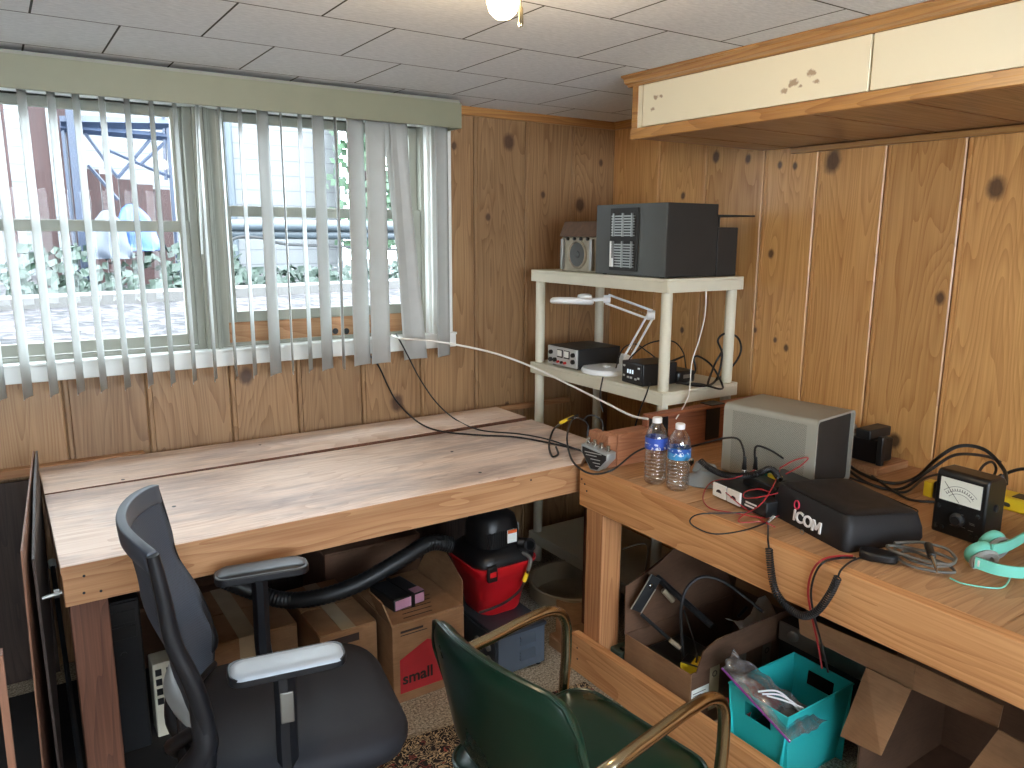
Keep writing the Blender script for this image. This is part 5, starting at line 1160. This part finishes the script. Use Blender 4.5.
# ------------------------------------------------------------------ mesh office chair
def mesh_mat():
    t = NT('chair_mesh'); tc = t.n('TexCoord').outputs['Object']; sp = t.n('SeparateXYZ'); t.put(sp.inputs[0], tc)
    s = 2*pi/.0052
    h = t.math('GREATER_THAN', t.math('MULTIPLY', t.math('SINE', t.math('MULTIPLY', sp.outputs[1], s)), t.math('SINE', t.math('MULTIPLY', sp.outputs[2], s))), .42)
    t.set(Base_Color=t.mix(h, lin(74, 83, 97), lin(34, 39, 47)), Roughness=.6)
    return t.m
M_mesh = mesh_mat(); M_seatf = plain('black_seat_fabric', (27, 28, 35), .75, var=.12, bump=.2, bscale=400)
M_cblk = plain('chair_black_plastic', (20, 22, 27), .4, var=.06)
M_csheen = plain('chair_pad_sheen', (158, 168, 178), .35, var=.05)  # window sheen on the black near arm pad, put into its colour
oc = thing('office_chair', 'black mesh back office chair with armrests in front of the window bench', 'chair', (.48, 1.70, 0), (0, 0, radians(-10)), world=False)
# local frame: x forward, y left, z up
def seatfn(w_, d_, r_, z, e=0): return [(x, y, z-(max(0, x-.12)**2)*.6*e) for x, y in [(a_+.012, b_) for a_, b_ in rrect(d_+.015, w_, r_, 7)]]
def loftc(rings, caps=True): return loft(rings, caps)
obj('seat', loftc([seatfn(.40, .42, .10, .40), seatfn(.47, .47, .11, .405, 1), seatfn(.49, .49, .12, .43, 1), seatfn(.49, .49, .12, .45, 1), seatfn(.46, .46, .11, .470, 1), seatfn(.38, .38, .10, .477, 1), seatfn(.2, .2, .08, .475, 1)]), M_seatf, oc, ang=70)
obj('seat_pan', loftc([seatfn(.34, .36, .10, .37), seatfn(.42, .44, .10, .399)]), M_cblk, oc)
def backp(u, v, off=0.0):      # u 0..1 right(-y) to left(+y), v 0..1 bottom to top; strongly wrapped around
    K = ((0, .078), (.17, .084), (.35, .065), (.68, .020), (1.0, .0)); pr = 0
    for (a, pa), (b, pb) in zip(K[:-1], K[1:]):
        if a <= v <= b+1e-6: f = (v-a)/(b-a); f = f*f*(3-2*f); pr = pa+(pb-pa)*f
    if v > 1: pr = 0
    pr *= .82+.38*u
    c = 2*u-1
    return Vector((-.305+.062*c*c+pr+off, -.033+c*.215*(1-.05*(1-v)), .51+.49*v-.012*c**4*(v > .9)))
obj('mesh_panel', MB().grid(lambda u, v: backp(u, v*.96), 24, 30), M_mesh, oc, solid=.004)
M_rail = plain('slate_plastic', (70, 78, 90), .4, var=.05)
obj('top_rail', MB().grid(lambda u, v: backp(u, .915+.095*v, -.004), 24, 4), M_rail, oc, solid=.020, bev=.004)
nb = cr([backp(0, v, -.004)+Vector((0, -.004, 0)) for v in (1.0, .8, .6, .4, .2, .0)], 6)
obj('side_frame', MB().tube(nb, .017, 10, rad=[.012+.007*min(1, i/18) for i in range(len(nb))]), M_cblk, oc, ang=60)
fb = cr([backp(1, v, -.004) for v in (1.0, .8, .6, .4, .2, .0)], 6)
obj('side_frame', MB().tube(fb, .006, 8), M_cblk, oc, ang=60)
obj('bottom_rail', MB().tube([backp(k/12, 0) for k in range(13)], .010, 8), M_cblk, oc, ang=60)
for s in (0, 1):
    pts = [backp(s, v, -.008) for v in (.40, .25, .10)]+[Vector((-.225, -.02+(s-.5)*.40, .49)), Vector((-.19, (s-.5)*.30, .43)), Vector((-.06, (s-.5)*.06, .385))]
    pts = cr(pts, 6); obj('back_upright', MB().tube(pts, .02, 10, rad=[(.010+.017*min(1, i/12))*(1 if s == 0 else .6) for i in range(len(pts))]), M_cblk, oc, ang=60)
obj('lumbar_support', MB().grid(lambda u, v: Vector((-.235-.02*sin(pi*v)+.05*(2*u-1)**2, (u-.5)*.34, .545+.06*v)), 14, 5), M_gpl, oc, solid=.012)
obj('lumbar_bow', MB().tube(cr([(-.19, -.17, .56), (-.235, -.14, .52), (-.25, -.05, .45), (-.20, 0, .38), (-.25, .05, .45), (-.235, .14, .52), (-.19, .17, .56)], 6), .016, 10), M_cblk, oc)
for s in (-1, 1):
    ay = s*(.275 if s > 0 else .215)
    obj('arm_post', MB().tube(cr([(.0, s*.17, .392), (-.0, s*.225, .40), (-.02, ay, .46), (-.02, ay, .60), (-.02, ay, .685)], 6), .022, 8, flat=1.25), M_cblk, oc)
    obj('arm_adjuster', MB().box(-.034, -.006, ay-.026 if s < 0 else ay+.022, ay-.022 if s < 0 else ay+.026, .57, .64), M_steel, oc, bev=.002)
    ap = obj('arm_base', loftc([[(x-.012, y+ay, z) for x, y in rrect(.240, .086, .03, 6)] for z in (.680, .700)]), M_cblk, oc, bev=.003)
    tp = []
    for (g, z) in ((0.002, .7005), (.004, .705), (.008, .708), (.02, .709)):
        tp.append([(x-.012, y+ay+.008*cos(x*9)*s, z+.02*(x/.13)**2*-.4) for x, y in rrect(.238-2*g, .084-2*g, .030-g*.6, 6)])
    obj('arm_pad', loftc(tp), M_csheen if s < 0 else M_cblk, oc, ang=60)
obj('tilt_mechanism', MB().box(-.09, .10, -.07, .07, .335, .372), M_cblk, oc, bev=.008)
obj('gas_column', MB().lathe([(.026, .10), (.026, .24), (.016, .241), (.016, .336)], None, 18), M_black, oc)
for k in range(5):
    a = 2*pi*k/5+.3; d = Vector((cos(a), sin(a), 0))
    obj('base_leg', MB().tube([d*.0+Vector((0, 0, .115)), d*.15+Vector((0, 0, .10)), d*.31+Vector((0, 0, .075))], .02, 8, rad=[.028, .022, .015]), M_cblk, oc)
    c_ = obj('caster', MB().cyl(d*.31+Vector((-d.y*.022, d.x*.022, .034)), d*.31+Vector((-d.y*.006, d.x*.006, .034)), .026).cyl(d*.31+Vector((d.y*.022, -d.x*.022, .034)), d*.31+Vector((d.y*.006, -d.x*.006, .034)), .026), M_black, oc)
    obj('caster_stem', MB().cyl(d*.31+Vector((0, 0, .034)), d*.31+Vector((0, 0, .08)), .008), M_steel, c_)

# ------------------------------------------------------------------ green vinyl armchair
M_green = plain('green_vinyl', (5, 42, 30), .3, var=.04, scale=5, coat=.3)
M_brass = plain('worn_chrome', (168, 152, 122), .2, 1.0, var=.12)
gc_ = thing('green_armchair', 'green vinyl chair with curved tubular metal arms facing the right bench', 'chair', (.93, 1.17, 0), (0, 0, radians(6)), world=False)
gs = []
for (g, z) in ((.03, .36), (.005, .368), (0, .39), (0, .425), (.006, .44), (.03, .451), (.09, .458)):
    gs.append([(x+.035, y, z) for x, y in rrect(.44-2*g, .43-2*g, .07-g*.5, 6)])
obj('seat', loftc(gs), M_green, gc_, ang=60)
obj('seat_piping', MB().tube([(x+.035, y, .436) for x, y in rrect(.438, .428, .068, 6)], .0045, 6, True), M_green, gc_)
def gb(u, v, side):
    a = 2*u-1; hw_ = .225*(1-.0*v); rr = .07
    y = a*hw_; curve = .050*a*a
    e = max(0.0, abs(a)*hw_-(hw_-rr)); drop = rr-sqrt(max(0.0, rr*rr-e*e)) if e > 0 else 0
    z = .47+(.315-drop)*v+.012*(1-a*a)*v+.5*drop*(1-v)
    x = -.175-.065*v+curve
    return Vector((x+side, y, z))
mb = MB(); nu, nv = 18, 12; V = []; 
def thick(u, v): return .034*(max(0.0, 1-(2*u-1)**6)**.5*.75+.25)*(max(0.0, 1-(2*v-1)**8)**.5*.7+.3)
front = [[gb(u/(nu-1), v/(nv-1), thick(u/(nu-1), v/(nv-1))) for u in range(nu)] for v in range(nv)]
rear = [[gb(u/(nu-1), v/(nv-1), -thick(u/(nu-1), v/(nv-1))*.7) for u in range(nu)] for v in range(nv)]
vs = [p_ for r_ in front for p_ in r_]+[p_ for r_ in rear for p_ in r_]; N_ = nu*nv; fs = []
for j in range(nv-1):
    for i in range(nu-1):
        a = j*nu+i; fs += [(a, a+1, a+nu+1, a+nu), (a+N_, a+nu+N_, a+nu+1+N_, a+1+N_)]
for i in range(nu-1): fs += [(i, i+N_, i+1+N_, i+1), ((nv-1)*nu+i, (nv-1)*nu+i+1, (nv-1)*nu+i+1+N_, (nv-1)*nu+i+N_)]
for j in range(nv-1): fs += [(j*nu, (j+1)*nu, (j+1)*nu+N_, j*nu+N_), (j*nu+nu-1, j*nu+nu-1+N_, (j+1)*nu+nu-1+N_, (j+1)*nu+nu-1)]
obj('backrest', MB().add(vs, fs), M_green, gc_, sub=1)
pe = [rear[nv-1][i] for i in range(nu)]; 
per = [rear[j][0] for j in range(nv)]+pe[1:]+[rear[j][nu-1] for j in range(nv-2, -1, -1)]
obj('back_piping', MB().tube([p_+Vector((-.002, 0, .0)) for p_ in per], .0042, 6), M_green, gc_)
for s in (-1, 1):
    y = s*.238
    pts = cr([(-.165, s*.17, .57), (-.155, s*.215, .615), (-.12, y, .642), (-.02, y, .652), (.10, y, .662), (.175, y, .655), (.215, y, .615), (.222, y, .53), (.215, y, .43), (.20, y, .20), (.19, y, .012)], 7)
    obj('arm_tube', MB().tube(pts, .0135, 14), M_brass, gc_, ang=60)
    obj('rear_leg', MB().tube(cr([(-.17, s*.19, .40), (-.175, s*.19, .3), (-.18, s*.19, .15), (-.19, s*.195, .012)], 6), .0125, 12), M_brass, gc_, ang=60)
    for x in (.19, -.19): obj('foot_cap', MB().lathe([(.016, 0), (.017, .004), (.015, .02)], Matrix.Translation((x, y if x > 0 else s*.195, 0)), 14), M_black, gc_)
obj('seat_rail', MB().tube([(.20, -.238, .352), (.20, .238, .352)], .010, 10).tube([(-.19, -.22, .352), (-.19, .22, .352)], .010, 10), M_brass, gc_)

# ------------------------------------------------------------------ ceiling lamp bulb with pull chain
BX = ZP(503, -2, 2.03)
cl_ = thing('ceiling_lamp', 'bare glowing light bulb on the ceiling with a pull chain', 'lamp', (BX.x, BX.y, 2.128))
M_bulb = emis('lit_bulb', (1, .72, .38), 7)
obj('bulb', MB().lathe([(.002, -.052), (.015, -.049), (.027, -.038), (.0325, -.020), (.0325, -.004), (.028, .014), (.019, .034), (.015, .05), (.015, .056)], Matrix.Translation((BX.x, BX.y, 2.042)), 28), M_bulb, cl_)
obj('socket', MB().lathe([(.020, 2.098), (.024, 2.10), (.055, 2.116), (.058, 2.129)], Matrix.Translation((BX.x, BX.y, 0)), 28), M_white, cl_)
PC = ZP(521, -4, 2.03)
pcx = XP(522, 8, PC.x)
pch = obj('pull_chain', MB().cyl((PC.x, PC.y, 2.125), (PC.x, PC.y, 2.01), .0016, n=8), M_brass, cl_)
obj('pull_handle', MB().lathe([(.004, 1.975), (.005, 1.98), (.0045, 2.008), (.002, 2.012)], Matrix.Translation((PC.x, PC.y, 0)), 12), M_brass, pch)
light('bulb_light', 'POINT', (BX.x, BX.y, 1.965), 12, (1, .74, .45), shadow_soft_size=.03)

# ------------------------------------------------------------------ outdoors
def out_mat(name, fn): 
    t = NT(name); fn(t); return t.m
def grav(t):
    P = t.n('NewGeometry').outputs['Position']
    v = t.n('TexVoronoi', feature='F1'); t.put(v.inputs['Vector'], t.mp(P, scale=(1, .6, 1))); v.inputs['Scale'].default_value = 17
    sel = t.n('SeparateColor'); t.put(sel.inputs[0], v.outputs['Color'])
    c = t.mix(sel.outputs[0], (.003, .0025, .0035), (.062, .052, .055)); t.set(Base_Color=c, Roughness=.9); t.bump(v.outputs['Distance'], 1.0, .03)
M_grav = out_mat('wood_chip_gravel', grav)
M_conc = plain('concrete', (84, 82, 80), .9, var=.08)
M_ivy = plain('ivy_leaf', (24, 42, 29), .5, var=.4, scale=40)
M_redw2 = wood('redwood_outdoor', (58, 30, 27), (34, 18, 17), 'z', rough=.7)
def sid(t):
    P = t.n('NewGeometry').outputs['Position']; sp = t.n('SeparateXYZ'); t.put(sp.inputs[0], P)
    f = t.math('FRACT', t.math('MULTIPLY', sp.outputs[2], 5.2)); t.set(Base_Color=t.mix(t.math('LESS_THAN', f, .07), (.115, .118, .12), (.06, .062, .065)), Roughness=.7)
M_sid = out_mat('white_siding', sid)
M_bsteel = plain('blue_painted_steel', (28, 38, 56), .5, var=.2)
M_pipe = plain('galvanised_pipe', (58, 66, 72), .5, var=.1)
GZ = 1.08
sobj('trim_8', MB().box(-3, 9, 3.22, 3.32, .2, GZ+.02), M_conc)            # outer foundation edge below the windows
gr_ = obj('wood_chips', MB().box(-4, 10, 3.32, 14, GZ-.1, GZ), M_grav); tag(gr_, 'bed of pale wood chips and gravel outside the windows', 'gravel', kind='stuff')
ka, kb = ZP(-60, 306, GZ+.05), ZP(300, 288, GZ+.05)
kd = (kb-ka).normalized(); kn_ = Vector((-kd.y, kd.x, 0))
kk_ = obj('garden_kerb', MB().prism([(p_.x, p_.y) for p_ in (ka-kd*2, kb+kd*4, kb+kd*4+kn_*.35, ka-kd*2+kn_*.35)], GZ, GZ+.07, 'z'), M_conc); tag(kk_, 'pale concrete kerb edging the ivy bed outside', 'kerb')
rr_ = random.Random(3); mb = MB()
for i in range(2600):
    s = rr_.uniform(-1.5, 7.5); dd = rr_.uniform(.40, 1.3); p_ = ka+kd*s+kn_*dd; h = GZ+rr_.uniform(.0, 1)*(.10+.28*min(1, (dd-.35)*1.6))*(1 if p_.x < 1.9 else .45)
    r_ = rr_.uniform(.035, .065); n_v = Vector((rr_.uniform(-1, 1), rr_.uniform(-1.2, .3), rr_.uniform(.1, 1))).normalized(); a_ = n_v.orthogonal().normalized(); b_ = n_v.cross(a_); c_ = Vector((p_.x, p_.y, h))
    mb.add([c_+a_*r_, c_+b_*r_*.8+n_v*.008, c_-a_*r_*.9, c_-b_*r_*.8+n_v*.008], [(0, 1, 2, 3)])
iv = obj('ivy', mb, M_ivy, smooth=False); tag(iv, 'low green ivy growing behind the kerb outside', 'ivy', kind='stuff')
def opost(px, y, w_, label, z1=3.4, mat=None, name='fence_post'):
    P = YP(px, 200, y); o = obj(name, MB().box(P.x-w_/2, P.x+w_/2, y, y+.09, GZ-.05, z1), mat or M_redw2, bev=.004); tag(o, label, 'post'); return o
opost(9, 8.0, .07, 'thin reddish post seen outside at the left window edge')
opost(43, 7.8, .17, 'wide reddish post outside between the first blind slats')
opost(70, 7.7, .17, 'brown post with blue pipe outside in the left window')
pb = opost(81, 7.5, .09, 'upright blue steel pipe outside beside the brown post', mat=M_bsteel, name='steel_post')
wp = thing('plank_fence', 'reddish plank panel standing outside behind the blue steel truss', 'panel', (YP(130, 200, 8.2).x, 8.2, GZ))
a0, a1 = YP(84, 200, 8.2).x, YP(171, 200, 8.2).x
for k in range(5):
    x0_ = a0+(a1-a0)*k/5; obj('plank', MB().box(x0_+.004, x0_+(a1-a0)/5-.004, 8.2, 8.24, GZ-.05, 2.14-.04*k), M_redw2, wp)
tr2 = thing('steel_truss', 'blue steel truss with diagonal braces outside in the left window', 'truss', (YP(120, 130, 7.6).x, 7.6, GZ))
yt = 7.6
obj('top_beam', MB().tube([YP(60, 122, yt), YP(168, 124, yt)], .05, 4), M_bsteel, tr2)
obj('lower_beam', MB().tube([YP(60, 128, yt), YP(166, 137, yt)], .035, 4), M_bsteel, tr2)
for a_, b_ in (((85, 133), (118, 178)), ((118, 178), (150, 140)), ((108, 150), (172, 178)), ((88, 165), (118, 200)), ((163, 108), (166, 180)), ((140, 165), (168, 140))):
    obj('brace', MB().tube([YP(*a_, yt), YP(*b_, yt)], .016, 5), M_bsteel, tr2)
for px in (62, 167): obj('upright', MB().tube([YP(px, 120, yt), Vector((YP(px, 120, yt).x, yt, GZ))], .02, 5), M_bsteel, tr2)
def blob(name, px, py, y, rx, rz, mat, label, cat, seed):
    P = YP(px, py, y); r2 = random.Random(seed); k1 = [r2.uniform(2, 5) for _ in range(4)]
    def f(u, v):
        th = 2*pi*u; ph = pi*(v*.5); r = 1+.10*sin(k1[0]*th+k1[1]*ph)+.07*sin(k1[2]*th*1.0-k1[3]*ph*2)
        return (P.x+rx*r*cos(th)*sin(ph+.02), y+rx*.7*r*sin(th)*sin(ph+.02), P.z-rz+rz*(1+cos(ph*2))*.5)
    o = obj(name, MB().grid(f, 28, 12, True), mat); return tag(o, label, cat)
M_tarp = plain('blue_tarp', (14, 58, 108), .4, var=.3, scale=3); M_sheet = plain('pale_sheet', (50, 56, 66), .5, var=.15)
tp_ = blob('tarp_bundle', 131, 204, 7.2, .21, .38, M_tarp, 'bright blue tarp bundle outside behind the left window rail', 'tarp', 3)
tp2 = blob('sheet_bundle', 106, 210, 7.0, .17, .38, M_sheet, 'pale grey sheet bundle outside left of the blue tarp', 'sheet', 5)
hw_ = thing('house', 'neighbouring white sided house wall outside the windows', 'house', (3, 10.5, GZ))
obj('wall', MB().box(-3, YP(336, 150, 10.5).x, 10.5, 10.7, GZ-.05, 6), M_sid, hw_)
obj('corner_board', MB().box(YP(333, 150, 10.5).x, YP(338, 150, 10.5).x, 10.46, 10.5, GZ-.05, 6), M_sid, hw_)
obj('downpipe', MB().tube([(YP(229, 150, 10.4).x, 10.4, GZ), (YP(229, 150, 10.4).x, 10.4, 5)], .05, 10), M_pipe, hw_)
pr_ = obj('pipe_rail', MB().tube([YP(200, 225, 7.0), YP(460, 227, 7.0)], .05, 10).tube([YP(200, 233, 7.05), YP(460, 236, 7.05)], .045, 10), M_pipe); tag(pr_, 'pair of horizontal grey-blue pipes outside across the right window', 'pipe')
br_ = obj('bare_branch', MB().tube(cr([YP(228, 242, 6.9), YP(240, 237, 6.9), YP(262, 238, 6.9), YP(285, 244, 6.9), YP(330, 246, 6.9), YP(400, 250, 6.9)], 6), .012, 6), M_black); tag(br_, 'thin dark branch outside below the pipes in the right window', 'branch')
mb = MB(); tc0 = YP(352, 160, 9.5)
for i in range(900):
    c_ = tc0+Vector((rr_.gauss(.55, .28), rr_.gauss(.4, .25), rr_.uniform(-1.1, 1.2))); r_ = .06
    n_v = Vector((rr_.uniform(-1, 1), -1, rr_.uniform(-.2, 1))).normalized(); a_ = n_v.orthogonal().normalized(); b_ = n_v.cross(a_)
    mb.add([c_+a_*r_, c_+b_*r_, c_-a_*r_, c_-b_*r_], [(0, 1, 2, 3)])
tre = thing('tree', 'green tree beyond the house corner in the right window', 'tree', (tc0.x+.25, tc0.y+.4, GZ))
obj('foliage', mb, plain('tree_leaf', (34, 62, 34), .5, var=.3), tre, smooth=False)
obj('trunk', MB().tube([(tc0.x+.25, tc0.y+.4, GZ), (tc0.x+.3, tc0.y+.4, 2.4)], .08, 8), M_redw2, tre)
